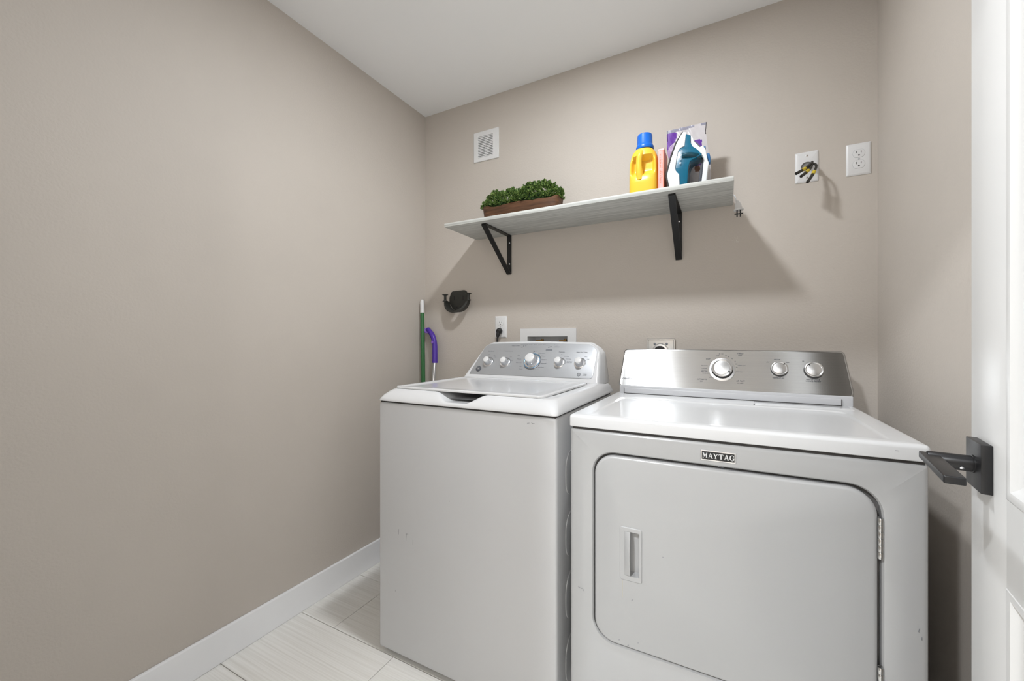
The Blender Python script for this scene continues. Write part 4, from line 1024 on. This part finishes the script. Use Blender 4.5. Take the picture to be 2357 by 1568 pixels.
# ------------------------------------------------------------------ cleaning sticks in the corner
t = TH('broom', 'green broom stick with a white end cap leaning in the left corner behind the washer', 'broom', (-1.47, 1.70, .02))
p0, p1 = Vector((-1.5000, 1.795, .09)), Vector((-1.5440, 1.8200, 1.3600))
d = (p1-p0)
bm = NB(); tube(bm, [p0, p0+d*.94], .0118, 16); link('stick', bm, 'green', t)
bm = NB(); q = p0+d*.94; tube(bm, [q, q+d*.045, q+d*.056, q+d*.060], [.0122, .0118, .0095, .004], 16); link('end_cap', bm, 'white_plastic', t)
bm = NB(); box(bm, p0.x-.045, p0.x+.20, p0.y-.02, p0.y+.02, .07, .12, .008); link('broom_head', bm, 'green', t)
bm = NB(); random.seed(2)
for i in range(160):
    x = p0.x-.04+.235*random.random(); y = p0.y+random.uniform(-.016, .016); tube(bm, [(x, y, .075), (x+random.uniform(-.01, .01), y+random.uniform(-.006, .006), .003)], .0011, 4)
link('bristles', bm, 'grey_print', t, stuff=True)
t = TH('spray_mop', 'silver-poled mop with a curved purple grip standing beside the green stick', 'mop', (-1.42, 1.74, .02))
bm = NB(); m0 = Vector((-1.4300, 1.68, .07)); m1 = Vector((-1.4640, 1.836, 1.010)); tube(bm, [m0, m1], .0100, 16); link('pole', bm, 'alu', t)
bm = NB(); gp = spline([(-1.4638, 1.835, .998), (-1.4660, 1.838, 1.055), (-1.4690, 1.840, 1.105), (-1.4840, 1.844, 1.145), (-1.5080, 1.850, 1.172), (-1.5330, 1.856, 1.190)], 6)
n_ = len(gp); tube(bm, gp, [.0155-.001*math.sin(i/n_*PI) if i < n_*.6 else .0150-.0035*(i/n_-.6) for i in range(n_)], 18); gr = link('grip', bm, 'purple', t)
bm = NB(); torus(bm, (-1.5320, 1.846, 1.183), (.35, -.75, .35), .0125, .0055, 20, 8); link('hanging_loop', bm, 'purple_light', t, parent=gr, label='lilac hanging loop')
bm = NB(); lathe(bm, [(.008, 0), (.008, .001)], (-1.4740, 1.8245, 1.115), (0, -1, .1), 12); link('grip_logo', bm, 'purple_light', t, parent=gr)
bm = NB(); box(bm, -1.54, -1.30, 1.62, 1.73, .004, .028, .01); link('mop_head', bm, 'purple', t)
bm = NB(); box(bm, -1.45, -1.41, 1.66, 1.70, .028, .08, .006); link('swivel_joint', bm, 'purple', t)

# ------------------------------------------------------------------ open door with lever handle
DO = (.2170, .1078, 0); DR = math.radians(81.83)
door = TH('panel_door', 'white panelled door standing open at the right edge, with a black lever handle', 'door', DO, DR)
def dbox(name, x0, x1, z0, z1, y0=-.035, y1=0, bev=.0015):
    b = NB(); box(b, x0, x1, y0, y1, z0, z1, bev, 2); return link(name, b, 'door', door)
SX0, SX1 = .134, .628
dbox('stile', SX1, .762, .010, 2.03); dbox('stile', 0, SX0, .010, 2.03)
for z0, z1 in ((.010, .235), (.819, .929), (1.905, 2.03)): dbox('rail', SX0, SX1, z0, z1, bev=0)
def dpanel(z0, z1):
    pts = [(SX0, z0), (SX1, z0), (SX1, z1), (SX0, z1)]
    prof = ((0, -.0350), (0, .0), (.001, .0008), (.006, .0015), (.011, .0002), (.016, -.0045), (.024, -.0085), (.036, -.0095), (.044, -.0092), (.052, -.0088), (.072, -.0020), (.080, -.0015))
    b = NB(); loft(b, [[Vector((u, d_, v)) for u, v in (inset(pts, i_) if i_ else pts)] for i_, d_ in prof]); link('panel', b, 'door', door, autos=25)
dpanel(.235, .819); dpanel(.929, 1.905)
# lever handle set
hx_, hz_ = .7035, .952
bm = NB(); box(bm, hx_-.0320, hx_+.0320, 0, .0112, hz_-.0328, hz_+.0328, .0008, 2); rose = link('handle_rose', bm, 'matte_black', door, label='square black backplate')
bm = NB(); lathe(bm, [(.0125, .010), (.0125, .0125), (.0112, .0130), (.0112, .0560), (.0105, .0570)], (hx_, 0, hz_), (0, 1, 0), 32); link('lever_neck', bm, 'matte_black', door)
bm = NB(); lathe(bm, [(.0022, 0), (.0022, .0012), (.001, .0016)], (hx_-.0100, .024, hz_-.0052), (-.9, 0, -.45), 12); link('set_screw', bm, 'chrome', door, label='bright set screw')
bm = NB(); box(bm, .5780, .7160, .0440, .0640, hz_-.0025, hz_+.0075, .0018, 3); link('lever', bm, 'matte_black', door)
bm = NB(); box(bm, .7615, .7632, -.030, -.005, hz_-.03, hz_+.03, .0005, 1); link('latch_plate', bm, 'black', door)
for z in (.2, 1.0, 1.8):
    bm = NB(); lathe(bm, [(.006, 0), (.006, .09)], (-.004, .004, z), (0, 0, 1), 12); link('door_hinge', bm, 'black', door)
